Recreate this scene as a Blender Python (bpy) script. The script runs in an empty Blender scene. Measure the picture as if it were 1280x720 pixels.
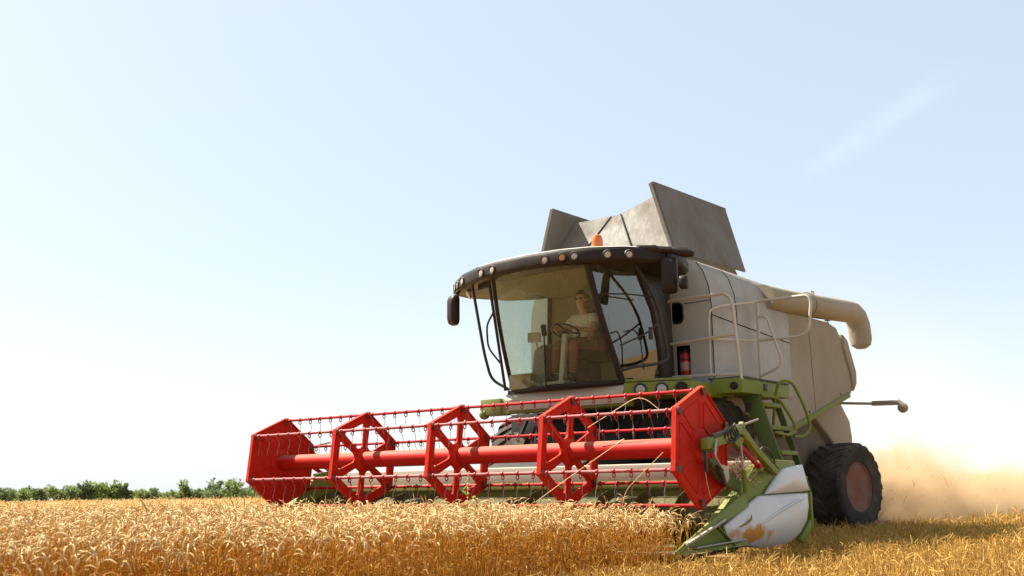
import bpy, bmesh, math, random
import numpy as np
from mathutils import Vector, Matrix

random.seed(7)
RNG = np.random.default_rng(11)
SC = bpy.context.scene
COL = SC.collection
R = math.radians

# ------------------------------------------------------------------ camera
CAM_POS = Vector((9.0499, 7.8540, 0.72))
YAW, PITCH, ROLL = R(217.9337), R(10.8966), R(-0.7063)
fwd = Vector((math.cos(PITCH) * math.cos(YAW), math.cos(PITCH) * math.sin(YAW), math.sin(PITCH)))
right0 = fwd.cross(Vector((0, 0, 1))).normalized()
up0 = right0.cross(fwd)
right = right0 * math.cos(ROLL) + up0 * math.sin(ROLL)
up = up0 * math.cos(ROLL) - right0 * math.sin(ROLL)
cam_data = bpy.data.cameras.new('camera')
cam = bpy.data.objects.new('camera', cam_data)
COL.objects.link(cam)
cam.matrix_world = Matrix(((right.x, up.x, -fwd.x, CAM_POS.x), (right.y, up.y, -fwd.y, CAM_POS.y),
                           (right.z, up.z, -fwd.z, CAM_POS.z), (0, 0, 0, 1)))
cam_data.sensor_width = 36.0
cam_data.lens = 36.83
cam_data.clip_start, cam_data.clip_end = 0.05, 6000
cam_data.dof.use_dof = True
cam_data.dof.focus_distance = 12.0
cam_data.dof.aperture_fstop = 3.2
SC.camera = cam

# ------------------------------------------------------------------ sky, sun, exposure
SUN_DIR = Vector((0.16, -0.76, 1.0)).normalized()          # towards the sun
SUN_EL = math.asin(SUN_DIR.z)
SUN_ROT = math.atan2(SUN_DIR.x, SUN_DIR.y)
world = bpy.data.worlds.new('World')
SC.world = world
world.use_nodes = True
wn, wl = world.node_tree.nodes, world.node_tree.links
wn.clear()
w_out = wn.new('ShaderNodeOutputWorld')
w_bg = wn.new('ShaderNodeBackground')
w_bg.inputs['Strength'].default_value = 0.05
sky = wn.new('ShaderNodeTexSky')
sky.sky_type = 'NISHITA'
sky.sun_disc = False
sky.sun_elevation = SUN_EL
sky.sun_rotation = SUN_ROT
sky.altitude = 100
sky.air_density = 1.0
sky.dust_density = 1.9
sky.ozone_density = 1.0
# a thin veil of cirrus high in the sky
def wmath(op, a, b=0.0):
    n = wn.new('ShaderNodeMath'); n.operation = op
    for i, v in enumerate((a, b)):
        if isinstance(v, (int, float)): n.inputs[i].default_value = v
        else: wl.new(v, n.inputs[i])
    return n.outputs[0]
def wdot(vec):
    n = wn.new('ShaderNodeVectorMath'); n.operation = 'DOT_PRODUCT'; n.inputs[1].default_value = vec
    wl.new(w_tc.outputs['Generated'], n.inputs[0]); return n.outputs['Value']
def wsmooth(v, f0, f1, t0, t1):
    n = wn.new('ShaderNodeMapRange'); n.interpolation_type = 'SMOOTHSTEP'
    for i, w in enumerate((f0, f1, t0, t1)): n.inputs[i + 1].default_value = w
    wl.new(v, n.inputs[0]); return n.outputs[0]
w_tc = wn.new('ShaderNodeTexCoord')
# an even high haze, thicker towards the horizon, and one thin streak of cirrus west of the machine
w_sep = wn.new('ShaderNodeSeparateXYZ'); wl.new(w_tc.outputs['Generated'], w_sep.inputs[0])
c_mid = Vector((-0.9044, -0.2869, 0.3159)).normalized(); c_al = Vector((-0.1329, 0.8824, 0.4513))
c_al = (c_al - c_mid * c_al.dot(c_mid)).normalized(); c_ac = c_mid.cross(c_al)
w_noise = wn.new('ShaderNodeTexNoise'); w_noise.inputs['Scale'].default_value = 26; w_noise.inputs['Detail'].default_value = 7
w_noise.inputs['Roughness'].default_value = 0.6; w_noise.inputs['Distortion'].default_value = 0.6
wl.new(w_tc.outputs['Generated'], w_noise.inputs['Vector'])
w_al = wmath('ABSOLUTE', wdot(tuple(c_al))); w_ac = wmath('ABSOLUTE', wdot(tuple(c_ac)))
w_ac = wmath('ADD', w_ac, wmath('MULTIPLY', wmath('SUBTRACT', w_noise.outputs['Fac'], 0.5), 0.040))
w_st = wmath('MULTIPLY', wsmooth(w_al, 0.03, 0.10, 1.0, 0.0), wsmooth(w_ac, 0.0, 0.015, 0.10, 0.0))
w_st = wmath('MULTIPLY', w_st, wsmooth(w_noise.outputs['Fac'], 0.30, 0.62, 0.3, 1.0))
w_st = wmath('MULTIPLY', w_st, wsmooth(wdot(tuple(c_mid)), 0.0, 0.2, 0.0, 1.0))
w_fac = wmath('ADD', wmath('ADD', wsmooth(w_sep.outputs['Z'], 0.0, 0.22, 0.66, 0.43), w_st), 0.0)
w_mix = wn.new('ShaderNodeMixRGB')
w_mix.inputs['Color2'].default_value = (7.15, 7.85, 8.15, 1)
wl.new(w_fac, w_mix.inputs['Fac'])
wl.new(sky.outputs['Color'], w_mix.inputs['Color1'])
wl.new(w_mix.outputs['Color'], w_bg.inputs['Color'])
wl.new(w_bg.outputs['Background'], w_out.inputs['Surface'])

sun_data = bpy.data.lights.new('sun', 'SUN')
sun_data.energy = 5.0
sun_data.angle = R(0.53)
sun_data.color = (1.0, 0.93, 0.82)
sun = bpy.data.objects.new('sun', sun_data)
COL.objects.link(sun)
sun.rotation_euler = (-SUN_DIR).to_track_quat('-Z', 'Y').to_euler()
sun.location = (0, -30, 40)

SC.view_settings.view_transform = 'Standard'
SC.view_settings.look = 'None'
SC.view_settings.exposure = 1.68
SC.view_settings.gamma = 1.0
SC.cycles.use_denoising = True
SC.cycles.max_bounces = 10
SC.cycles.transparent_max_bounces = 24
SC.cycles.volume_bounces = 2
SC.cycles.sample_clamp_indirect = 6.0

# ------------------------------------------------------------------ materials
def _nodes(name):
    m = bpy.data.materials.new(name)
    m.use_nodes = True
    nt = m.node_tree
    nt.nodes.clear()
    out = nt.nodes.new('ShaderNodeOutputMaterial')
    return m, nt.nodes, nt.links, out

def paint(name, col, rough=0.5, metal=0.0, dust=0.35, dust_col=(0.36, 0.28, 0.17), scale=3.0, bump=0.02,
          streak=0.0, top_dust=0.5, spec=0.4, lo=0.42, hi=0.72):
    """A painted, cast or rolled surface under field dust: dust patches, fine speckle, dust settled on upward faces."""
    m, N, L, out = _nodes(name)
    col, dust_col = [0.80 * c for c in col], [0.80 * c for c in dust_col]
    b = N.new('ShaderNodeBsdfPrincipled')
    tc = N.new('ShaderNodeTexCoord')
    n1 = N.new('ShaderNodeTexNoise'); n1.inputs['Scale'].default_value = scale
    n1.inputs['Detail'].default_value = 9; n1.inputs['Roughness'].default_value = 0.62
    L.new(tc.outputs['Object'], n1.inputs['Vector'])
    r1 = N.new('ShaderNodeMapRange'); r1.inputs[1].default_value = lo; r1.inputs[2].default_value = hi
    L.new(n1.outputs['Fac'], r1.inputs[0])
    n2 = N.new('ShaderNodeTexNoise'); n2.inputs['Scale'].default_value = scale * 14
    n2.inputs['Detail'].default_value = 5
    L.new(tc.outputs['Object'], n2.inputs['Vector'])
    mp = N.new('ShaderNodeMapping'); mp.inputs['Scale'].default_value = (9, 9, 0.8)
    L.new(tc.outputs['Object'], mp.inputs['Vector'])
    n3 = N.new('ShaderNodeTexNoise'); n3.inputs['Scale'].default_value = 2.0; n3.inputs['Detail'].default_value = 6
    L.new(mp.outputs['Vector'], n3.inputs['Vector'])
    geo = N.new('ShaderNodeNewGeometry'); sep = N.new('ShaderNodeSeparateXYZ')
    L.new(geo.outputs['Normal'], sep.inputs['Vector'])
    up_ = N.new('ShaderNodeMapRange'); up_.inputs[1].default_value = 0.25; up_.inputs[2].default_value = 1.0
    up_.inputs[4].default_value = top_dust
    L.new(sep.outputs['Z'], up_.inputs[0])
    def math_(op, a, b_):
        n = N.new('ShaderNodeMath'); n.operation = op
        for i, v in enumerate((a, b_)):
            if isinstance(v, (int, float)): n.inputs[i].default_value = v
            else: L.new(v, n.inputs[i])
        return n.outputs[0]
    f = math_('MULTIPLY', r1.outputs[0], dust)
    sp = math_('MULTIPLY', n2.outputs['Fac'], 0.35 * dust)
    f = math_('ADD', f, sp)
    if streak:
        f = math_('ADD', f, math_('MULTIPLY', math_('SUBTRACT', n3.outputs['Fac'], 0.5), streak))
    f = math_('ADD', f, up_.outputs[0])
    cl = N.new('ShaderNodeClamp'); L.new(f, cl.inputs[0])
    mix = N.new('ShaderNodeMixRGB')
    mix.inputs['Color1'].default_value = (*col, 1); mix.inputs['Color2'].default_value = (*dust_col, 1)
    L.new(cl.outputs[0], mix.inputs['Fac'])
    L.new(mix.outputs['Color'], b.inputs['Base Color'])
    rr = N.new('ShaderNodeMapRange'); rr.inputs[3].default_value = rough; rr.inputs[4].default_value = 0.92
    L.new(cl.outputs[0], rr.inputs[0]); L.new(rr.outputs[0], b.inputs['Roughness'])
    b.inputs['Metallic'].default_value = metal
    b.inputs['Specular IOR Level'].default_value = spec
    if bump:
        bp = N.new('ShaderNodeBump'); bp.inputs['Strength'].default_value = 0.4; bp.inputs['Distance'].default_value = bump
        L.new(n1.outputs['Fac'], bp.inputs['Height']); L.new(bp.outputs['Normal'], b.inputs['Normal'])
    L.new(b.outputs['BSDF'], out.inputs['Surface'])
    return m

def foliage(name, c1, c2, trans=0.35, scale=0.0, rough=0.7):
    """Thin leaves or straw: colour drifts with a per-leaf attribute 'tint', light passes through."""
    m, N, L, out = _nodes(name)
    c1, c2 = [0.86 * c for c in c1], [0.86 * c for c in c2]
    at = N.new('ShaderNodeAttribute'); at.attribute_name = 'tint'
    mix = N.new('ShaderNodeMixRGB')
    mix.inputs['Color1'].default_value = (*c1, 1); mix.inputs['Color2'].default_value = (*c2, 1)
    L.new(at.outputs['Fac'], mix.inputs['Fac'])
    d = N.new('ShaderNodeBsdfPrincipled'); d.inputs['Roughness'].default_value = rough
    d.inputs['Specular IOR Level'].default_value = 0.3
    t = N.new('ShaderNodeBsdfTranslucent')
    s = N.new('ShaderNodeMixShader'); s.inputs[0].default_value = trans
    L.new(mix.outputs['Color'], d.inputs['Base Color']); L.new(mix.outputs['Color'], t.inputs['Color'])
    L.new(d.outputs[0], s.inputs[1]); L.new(t.outputs[0], s.inputs[2])
    L.new(s.outputs[0], out.inputs['Surface'])
    return m

def glass(name, tint, dust=0.1, dust_col=(0.35, 0.3, 0.2), gloss=1.0, streak=0.0):
    m, N, L, out = _nodes(name)
    tr = N.new('ShaderNodeBsdfTransparent'); tr.inputs['Color'].default_value = (*tint, 1)
    gl = N.new('ShaderNodeBsdfGlossy'); gl.inputs['Roughness'].default_value = 0.03
    fr = N.new('ShaderNodeFresnel'); fr.inputs['IOR'].default_value = 1.5
    mu = N.new('ShaderNodeMath'); mu.operation = 'MULTIPLY'; mu.inputs[1].default_value = gloss
    L.new(fr.outputs[0], mu.inputs[0])
    m1 = N.new('ShaderNodeMixShader'); L.new(mu.outputs[0], m1.inputs[0])
    L.new(tr.outputs[0], m1.inputs[1]); L.new(gl.outputs[0], m1.inputs[2])
    df = N.new('ShaderNodeBsdfDiffuse'); df.inputs['Color'].default_value = (*dust_col, 1)
    tl = N.new('ShaderNodeBsdfTranslucent'); tl.inputs['Color'].default_value = (*dust_col, 1)
    dm = N.new('ShaderNodeMixShader'); dm.inputs[0].default_value = 0.4
    L.new(df.outputs[0], dm.inputs[1]); L.new(tl.outputs[0], dm.inputs[2])
    tc = N.new('ShaderNodeTexCoord'); mp = N.new('ShaderNodeMapping'); mp.inputs['Scale'].default_value = (14, 14, 1.5)
    n = N.new('ShaderNodeTexNoise'); n.inputs['Scale'].default_value = 4; n.inputs['Detail'].default_value = 8
    L.new(tc.outputs['Object'], mp.inputs['Vector']); L.new(mp.outputs['Vector'], n.inputs['Vector'])
    mr = N.new('ShaderNodeMapRange'); mr.inputs[1].default_value = 0.35; mr.inputs[2].default_value = 0.75
    mr.inputs[3].default_value = dust * (1 - streak); mr.inputs[4].default_value = dust * (1 + streak)
    L.new(n.outputs['Fac'], mr.inputs[0])
    m2 = N.new('ShaderNodeMixShader'); L.new(mr.outputs[0], m2.inputs[0])
    L.new(m1.outputs[0], m2.inputs[1]); L.new(dm.outputs[0], m2.inputs[2])
    L.new(m2.outputs[0], out.inputs['Surface'])
    return m

M = {}
DUST = (0.38, 0.30, 0.19)
M['red'] = paint('red paint', (0.44, 0.005, 0.004), 0.55, dust=0.05, dust_col=(0.36, 0.07, 0.04), scale=4, top_dust=0.16, bump=0.002, spec=0.15)
M['red_plate'] = paint('red sheet paint', (0.58, 0.012, 0.004), 0.6, dust=0.24, dust_col=(0.46, 0.11, 0.04), scale=9, top_dust=0.2, bump=0.003, spec=0.12)
M['red_tube'] = paint('dusty red tube paint with lit top', (0.46, 0.006, 0.004), 0.5, dust=0.06, dust_col=(0.46, 0.20, 0.12), scale=3, top_dust=0.75, bump=0.003, spec=0.15)  # pale upward tone puts the tube's lit top into the colour
M['worn_lit_bar'] = paint('worn red tine bar with lit top', (0.34, 0.018, 0.016), 0.35, dust=0.3, dust_col=(0.40, 0.30, 0.27), scale=5, top_dust=0.5, bump=0.002, spec=0.4)  # worn red; the greyish top tone paints in the bars' lit upper side
M['red_plastic'] = paint('red plastic', (0.36, 0.006, 0.014), 0.4, dust=0.03, scale=8, top_dust=0.05, bump=0, spec=0.25)
M['wire'] = paint('spring wire', (0.20, 0.18, 0.17), 0.45, metal=0.4, dust=0.1, scale=10, top_dust=0.1, bump=0, spec=0.3)
M['steel'] = paint('bare steel', (0.45, 0.43, 0.40), 0.38, metal=0.8, dust=0.25, scale=9, top_dust=0.2, bump=0.002)
M['dark_steel'] = paint('dark steel', (0.05, 0.045, 0.04), 0.55, metal=0.3, dust=0.25, scale=5, top_dust=0.3, bump=0.006)
M['green'] = paint('lime green paint', (0.17, 0.215, 0.012), 0.5, dust=0.28, dust_col=(0.26, 0.24, 0.09), scale=4, top_dust=0.35, bump=0.003, spec=0.3)
M['green_dusty'] = paint('dusty green paint', (0.17, 0.20, 0.02), 0.6, dust=0.65, dust_col=(0.27, 0.23, 0.12), scale=3, top_dust=0.4, bump=0.004, spec=0.3)
M['green_dark'] = paint('deep green paint', (0.07, 0.11, 0.010), 0.55, dust=0.3, dust_col=(0.17, 0.16, 0.06), scale=4, top_dust=0.3, bump=0.003, spec=0.3)
M['white'] = paint('white panel paint', (0.56, 0.55, 0.51), 0.42, dust=0.42, dust_col=(0.42, 0.375, 0.31), scale=1.6, streak=0.35, top_dust=0.4, bump=0.003, spec=0.3)
M['shell'] = paint('dusty white shell', (0.44, 0.42, 0.385), 0.5, dust=0.75, dust_col=(0.33, 0.295, 0.25), scale=1.3, streak=0.5, top_dust=0.4, bump=0.003, spec=0.3)
M['beige'] = paint('dust covered panel', (0.37, 0.325, 0.25), 0.75, dust=0.75, dust_col=(0.29, 0.245, 0.175), scale=0.9, streak=0.4, top_dust=0.3, bump=0.003, spec=0.2)
M['auger'] = paint('dust covered tube', (0.35, 0.305, 0.225), 0.7, dust=0.7, dust_col=(0.31, 0.255, 0.165), scale=1.6, top_dust=0.3, bump=0.003, spec=0.2)
M['cowl'] = paint('warm dusty cowl', (0.46, 0.42, 0.36), 0.5, dust=0.6, dust_col=(0.42, 0.33, 0.22), scale=2.5, streak=0.4, top_dust=0.3, bump=0.003)
M['flap'] = paint('weathered grey sheet', (0.175, 0.16, 0.14), 0.6, dust=0.8, dust_col=(0.15, 0.125, 0.095), scale=2.2, streak=0.6, top_dust=0.2, bump=0.004, spec=0.3)
M['shield'] = paint('white shield paint', (0.70, 0.70, 0.70), 0.35, dust=0.25, dust_col=(0.58, 0.50, 0.40), scale=2.4, streak=0.25, top_dust=0.1, bump=0.003)
M['back_sheet'] = paint('bleached header sheet', (0.50, 0.43, 0.34), 0.5, dust=0.4, dust_col=(0.42, 0.35, 0.25), scale=2, streak=0.3, top_dust=0.2, bump=0.002)
M['black'] = paint('black plastic', (0.022, 0.018, 0.016), 0.45, dust=0.18, dust_col=(0.14, 0.10, 0.07), scale=5, top_dust=0.25, bump=0.002)
M['brown_black'] = paint('dusty brown black plastic', (0.026, 0.017, 0.013), 0.45, dust=0.25, dust_col=(0.085, 0.060, 0.042), scale=3, top_dust=0.03, bump=0.002, spec=0.15)
M['roof_top'] = paint('pale cab roof', (0.70, 0.66, 0.60), 0.45, dust=0.4, dust_col=(0.50, 0.42, 0.32), scale=2, top_dust=0.2, bump=0.002)
M['void'] = paint('dark joints and shade black machinery', (0.012, 0.011, 0.010), 0.8, dust=0.25, dust_col=(0.06, 0.05, 0.035), scale=4, top_dust=0.3, bump=0.01)  # near-black also puts the shade under the cab into the colour
M['olive'] = paint('dusty olive trough with painted shade', (0.085, 0.085, 0.022), 0.7, dust=0.6, dust_col=(0.12, 0.095, 0.045), scale=3, top_dust=0.3, bump=0.004, spec=0.2)  # green darkened to olive, painting in the shade behind the reel
M['pit'] = paint('unlit interior', (0.006, 0.005, 0.005), 0.9, dust=0.0, top_dust=0.0, bump=0, spec=0.05)  # near-black base colour paints in the shade inside the recesses
M['chassis'] = paint('brown dusty chassis', (0.12, 0.085, 0.055), 0.8, dust=0.7, dust_col=(0.24, 0.17, 0.11), scale=2, top_dust=0.4, bump=0.01)
M['rubber'] = paint('dusty tyre rubber', (0.026, 0.022, 0.020), 0.9, dust=0.65, dust_col=(0.15, 0.12, 0.09), scale=2, top_dust=0.35, bump=0.01, spec=0.2)
M['rim'] = paint('dusty red rim', (0.24, 0.055, 0.035), 0.7, dust=0.95, dust_col=(0.21, 0.155, 0.115), scale=4, top_dust=0.3, bump=0.004, spec=0.2)
M['rail'] = paint('dusty cream tube', (0.58, 0.52, 0.44), 0.45, dust=0.4, dust_col=(0.46, 0.38, 0.27), scale=5, top_dust=0.3, bump=0.002)
M['hose'] = paint('black hose', (0.02, 0.018, 0.017), 0.5, dust=0.1, scale=8, top_dust=0.2, bump=0)
M['rust'] = paint('rust worn patch', (0.42, 0.17, 0.03), 0.8, dust=0.3, dust_col=(0.32, 0.18, 0.07), scale=7, top_dust=0.1, bump=0.004)
M['lamp'] = paint('lamp lens', (0.50, 0.40, 0.31), 0.15, dust=0.25, dust_col=(0.36, 0.27, 0.19), scale=30, top_dust=0.1, bump=0, spec=0.6)
M['amber'] = paint('amber lens', (0.62, 0.14, 0.006), 0.2, dust=0.1, dust_col=(0.55, 0.25, 0.08), scale=9, top_dust=0.15, bump=0, spec=0.7)
M['chrome'] = paint('lamp reflector', (0.36, 0.35, 0.33), 0.25, metal=0.8, dust=0.4, scale=9, top_dust=0.1, bump=0)
M['mirror'] = paint('mirror glass', (0.7, 0.72, 0.75), 0.04, metal=1.0, dust=0.1, scale=9, top_dust=0, bump=0)
M['seat'] = paint('dark seat fabric', (0.035, 0.032, 0.030), 0.9, dust=0.2, dust_col=(0.10, 0.08, 0.06), scale=6, top_dust=0.1, bump=0.003)
M['lining'] = paint('olive cab lining', (0.30, 0.26, 0.14), 0.8, dust=0.3, dust_col=(0.36, 0.29, 0.16), scale=4, top_dust=0.1, bump=0.002)
M['console'] = paint('grey console plastic', (0.26, 0.25, 0.22), 0.5, dust=0.3, dust_col=(0.3, 0.25, 0.17), scale=5, top_dust=0.2, bump=0.002)
M['column'] = paint('pale column plastic', (0.55, 0.54, 0.48), 0.4, dust=0.2, scale=5, top_dust=0.1, bump=0.001)
M['ext_red'] = paint('extinguisher red', (0.55, 0.015, 0.02), 0.25, dust=0.12, scale=8, top_dust=0.2, bump=0)
M['ext_label'] = paint('extinguisher label', (0.62, 0.30, 0.27), 0.4, dust=0.2, scale=9, top_dust=0, bump=0)
M['skin'] = paint('skin', (0.62, 0.34, 0.22), 0.5, dust=0.05, dust_col=(0.55, 0.28, 0.17), scale=9, top_dust=0, bump=0)
M['shirt'] = paint('pale tee shirt', (0.78, 0.72, 0.60), 0.85, dust=0.15, dust_col=(0.62, 0.56, 0.45), scale=8, top_dust=0, bump=0.004)
M['trousers'] = paint('brown trousers', (0.20, 0.10, 0.06), 0.85, dust=0.2, dust_col=(0.25, 0.15, 0.09), scale=8, top_dust=0, bump=0.004)
M['hair'] = paint('brown hair', (0.06, 0.035, 0.02), 0.7, dust=0.1, scale=20, top_dust=0, bump=0.004)
def stained(name, src, centre, radii, col):
    """A worn, rusty patch of its own ragged shape on a painted panel."""
    m = src.copy(); m.name = name; N, L = m.node_tree.nodes, m.node_tree.links
    b = next(n for n in N if n.type == 'BSDF_PRINCIPLED'); src_sock = b.inputs['Base Color'].links[0].from_socket
    tc = N.new('ShaderNodeTexCoord'); mp = N.new('ShaderNodeMapping'); mp.vector_type = 'TEXTURE'
    mp.inputs['Location'].default_value = centre; mp.inputs['Scale'].default_value = radii
    L.new(tc.outputs['Object'], mp.inputs['Vector'])
    ln = N.new('ShaderNodeVectorMath'); ln.operation = 'LENGTH'; L.new(mp.outputs[0], ln.inputs[0])
    nz = N.new('ShaderNodeTexNoise'); nz.inputs['Scale'].default_value = 6; nz.inputs['Detail'].default_value = 7; L.new(tc.outputs['Object'], nz.inputs['Vector'])
    ad = N.new('ShaderNodeMath'); ad.operation = 'MULTIPLY_ADD'; ad.inputs[1].default_value = 3.4; L.new(nz.outputs['Fac'], ad.inputs[0]); L.new(ln.outputs['Value'], ad.inputs[2])
    mr = N.new('ShaderNodeMapRange'); mr.inputs[1].default_value = 2.25; mr.inputs[2].default_value = 2.75; mr.inputs[3].default_value = 0.95; mr.inputs[4].default_value = 0.0
    L.new(ad.outputs[0], mr.inputs[0])
    mx = N.new('ShaderNodeMixRGB'); mx.inputs['Color2'].default_value = (*col, 1); L.new(mr.outputs[0], mx.inputs['Fac']); L.new(src_sock, mx.inputs['Color1'])
    L.new(mx.outputs[0], b.inputs['Base Color']); return m
M['shield_stained'] = stained('rust stained white shield paint', M['shield'], (4.0 - 0.62, 3.25, 0.27), (0.30, 0.5, 0.10), (0.50, 0.20, 0.02))
M['glass'] = glass('dusty windscreen glass', (0.90, 0.95, 0.80), dust=0.13, dust_col=(0.58, 0.56, 0.32), gloss=0.7, streak=0.8)
M['side_glass'] = glass('blue side glass', (0.42, 0.50, 0.54), dust=0.04, gloss=4.0, streak=0.3)
M['far_glass'] = glass('far side glass', (0.80, 0.95, 0.95), dust=0.03, gloss=0.5, streak=0.3)
M['wheat_stem'] = foliage('wheat stem', (0.56, 0.24, 0.014), (0.74, 0.41, 0.06), trans=0.42)
M['wheat_ear'] = foliage('wheat ear', (0.60, 0.38, 0.115), (0.86, 0.66, 0.35), trans=0.25)
M['wheat_leaf'] = foliage('dry wheat leaf', (0.46, 0.23, 0.045), (0.60, 0.38, 0.13), trans=0.45)
M['stubble'] = foliage('cut stubble', (0.36, 0.175, 0.020), (0.60, 0.36, 0.085), trans=0.3)
M['straw'] = foliage('loose straw', (0.46, 0.25, 0.035), (0.70, 0.47, 0.14), trans=0.25)
M['shaded_straw'] = foliage('shade brown straw', (0.13, 0.075, 0.03), (0.34, 0.22, 0.10), trans=0.15)  # darkened to brown for the shade the tangled straw lies in
M['weed'] = foliage('weed leaf', (0.13, 0.22, 0.025), (0.34, 0.38, 0.04), trans=0.4)
M['leaf_a'] = foliage('tree leaf mid green', (0.150, 0.200, 0.060), (0.250, 0.310, 0.100), trans=0.5)
M['leaf_b'] = foliage('tree leaf dark green', (0.105, 0.150, 0.060), (0.175, 0.230, 0.085), trans=0.45)
M['leaf_c'] = foliage('tree leaf pale green', (0.160, 0.215, 0.050), (0.270, 0.325, 0.095), trans=0.5)
M['bark'] = paint('bark', (0.10, 0.075, 0.05), 0.9, dust=0.4, dust_col=(0.15, 0.12, 0.09), scale=3, top_dust=0, bump=0.02)

# ------------------------------------------------------------------ mesh builder
class MB:
    def __init__(self):
        self.v, self.f, self.m = [], [], []
    def add(self, verts, faces, m=0):
        o = len(self.v)
        self.v += [tuple(p) for p in verts]
        for f in faces:
            self.f.append([i + o for i in f]); self.m.append(m)
        return self
    def box(self, c, s, m=0, rot=None):
        hx, hy, hz = s[0] / 2, s[1] / 2, s[2] / 2
        pts = [Vector((x, y, z)) for z in (-hz, hz) for x, y in ((-hx, -hy), (hx, -hy), (hx, hy), (-hx, hy))]
        if rot is not None: pts = [rot @ p for p in pts]
        pts = [p + Vector(c) for p in pts]
        return self.hexa(pts, m)
    def hexa(self, p, m=0):
        return self.add(p, [(3, 2, 1, 0), (4, 5, 6, 7), (0, 1, 5, 4), (1, 2, 6, 5), (2, 3, 7, 6), (3, 0, 4, 7)], m)
    def bar(self, a, b, w, h, m=0, upv=(0, 0, 1)):
        """Rectangular bar from a to b; w across, h along upv."""
        a, b = Vector(a), Vector(b); t = (b - a).normalized()
        s = t.cross(Vector(upv)).normalized(); u = s.cross(t)
        ps = []
        for e in (a, b):
            ps += [e - s * w / 2 - u * h / 2, e + s * w / 2 - u * h / 2, e + s * w / 2 + u * h / 2, e - s * w / 2 + u * h / 2]
        return self.hexa(ps, m)
    def tube(self, path, r, n=8, m=0, closed=False):
        P = [Vector(p) for p in path]; k = len(P)
        rs = r if isinstance(r, (list, tuple)) else [r] * k
        T = []
        for i in range(k):
            if closed: t = P[(i + 1) % k] - P[i - 1]
            else: t = P[min(i + 1, k - 1)] - P[max(i - 1, 0)]
            T.append(t.normalized())
        ref = Vector((0, 0, 1)) if abs(T[0].z) < 0.9 else Vector((1, 0, 0))
        u = T[0].cross(ref).normalized()
        vs = []
        for i in range(k):
            u = (u - T[i] * u.dot(T[i])).normalized(); w = T[i].cross(u)
            for j in range(n):
                a = 2 * math.pi * j / n
                vs.append(P[i] + (u * math.cos(a) + w * math.sin(a)) * rs[i])
        fs = []
        for i in range(k if closed else k - 1):
            i2 = (i + 1) % k
            for j in range(n):
                fs.append((i * n + j, i * n + (j + 1) % n, i2 * n + (j + 1) % n, i2 * n + j))
        if not closed:
            fs.append(tuple(range(n - 1, -1, -1))); fs.append(tuple(range((k - 1) * n, k * n)))
        return self.add(vs, fs, m)
    def prism(self, poly, off, m=0, cap0=True, cap1=True):
        n = len(poly); off = Vector(off)
        vs = [Vector(p) for p in poly] + [Vector(p) + off for p in poly]
        fs = [(i, (i + 1) % n, n + (i + 1) % n, n + i) for i in range(n)]
        if cap0: fs.append(tuple(range(n - 1, -1, -1)))
        if cap1: fs.append(tuple(range(n, 2 * n)))
        return self.add(vs, fs, m)
    def lathe(self, prof, c, axis, n=32, m=0):
        """prof: list of (radius, distance along axis)."""
        c, ax = Vector(c), Vector(axis).normalized()
        ref = Vector((0, 0, 1)) if abs(ax.z) < 0.9 else Vector((1, 0, 0))
        u = ax.cross(ref).normalized(); w = ax.cross(u)
        vs = []
        for r, h in prof:
            for j in range(n):
                a = 2 * math.pi * j / n
                vs.append(c + ax * h + (u * math.cos(a) + w * math.sin(a)) * max(r, 1e-4))
        fs = []
        for i in range(len(prof) - 1):
            for j in range(n):
                fs.append((i * n + j, i * n + (j + 1) % n, (i + 1) * n + (j + 1) % n, (i + 1) * n + j))
        fs.append(tuple(range(n - 1, -1, -1))); fs.append(tuple(range((len(prof) - 1) * n, len(prof) * n)))
        return self.add(vs, fs, m)
    def dome(self, poly, nrm, bulge, rings=5, back=0.02, m=0):
        """A pressed panel: the outline poly (3D, planar-ish) bulging along nrm, with a closed back."""
        P = [Vector(p) for p in poly]; n = len(P); c = sum(P, Vector()) / n; nrm = Vector(nrm).normalized()
        vs = []
        for k in range(rings):
            s = 1 - (k / rings) ** 1.6
            for p in P: vs.append(c + (p - c) * s + nrm * bulge * (1 - s * s) ** 0.8)
        vs.append(c + nrm * bulge)
        top = len(vs) - 1
        fs = []
        for k in range(rings - 1):
            for j in range(n): fs.append((k * n + j, k * n + (j + 1) % n, (k + 1) * n + (j + 1) % n, (k + 1) * n + j))
        for j in range(n): fs.append(((rings - 1) * n + j, (rings - 1) * n + (j + 1) % n, top))
        b0 = len(vs)
        vs += [p - nrm * back for p in P]
        for j in range(n): fs.append((j, b0 + j, b0 + (j + 1) % n, (j + 1) % n))
        fs.append(tuple(b0 + j for j in range(n)))
        return self.add(vs, fs, m)
    def sheet(self, outer, holes, o, ux, uy, th, m=0):
        """Flat sheet with holes. outer/holes are 2D loops; o + u*ux + v*uy; thickness th along ux x uy."""
        bm = bmesh.new(); o, ux, uy = Vector(o), Vector(ux), Vector(uy)
        es = []
        for lp in [outer] + holes:
            vv = [bm.verts.new(o + ux * a + uy * b) for a, b in lp]
            es += [bm.edges.new((vv[i], vv[(i + 1) % len(vv)])) for i in range(len(vv))]
        bmesh.ops.triangle_fill(bm, use_beauty=True, use_dissolve=False, edges=es)
        g = bm.faces[:]
        ex = bmesh.ops.extrude_face_region(bm, geom=g)
        nn = ux.cross(uy).normalized() * th
        bmesh.ops.translate(bm, vec=nn, verts=[e for e in ex['geom'] if isinstance(e, bmesh.types.BMVert)])
        bmesh.ops.recalc_face_normals(bm, faces=bm.faces[:])
        bm.verts.index_update()
        self.add([v.co.copy() for v in bm.verts], [[v.index for v in f.verts] for f in bm.faces], m)
        bm.free(); return self
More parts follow.
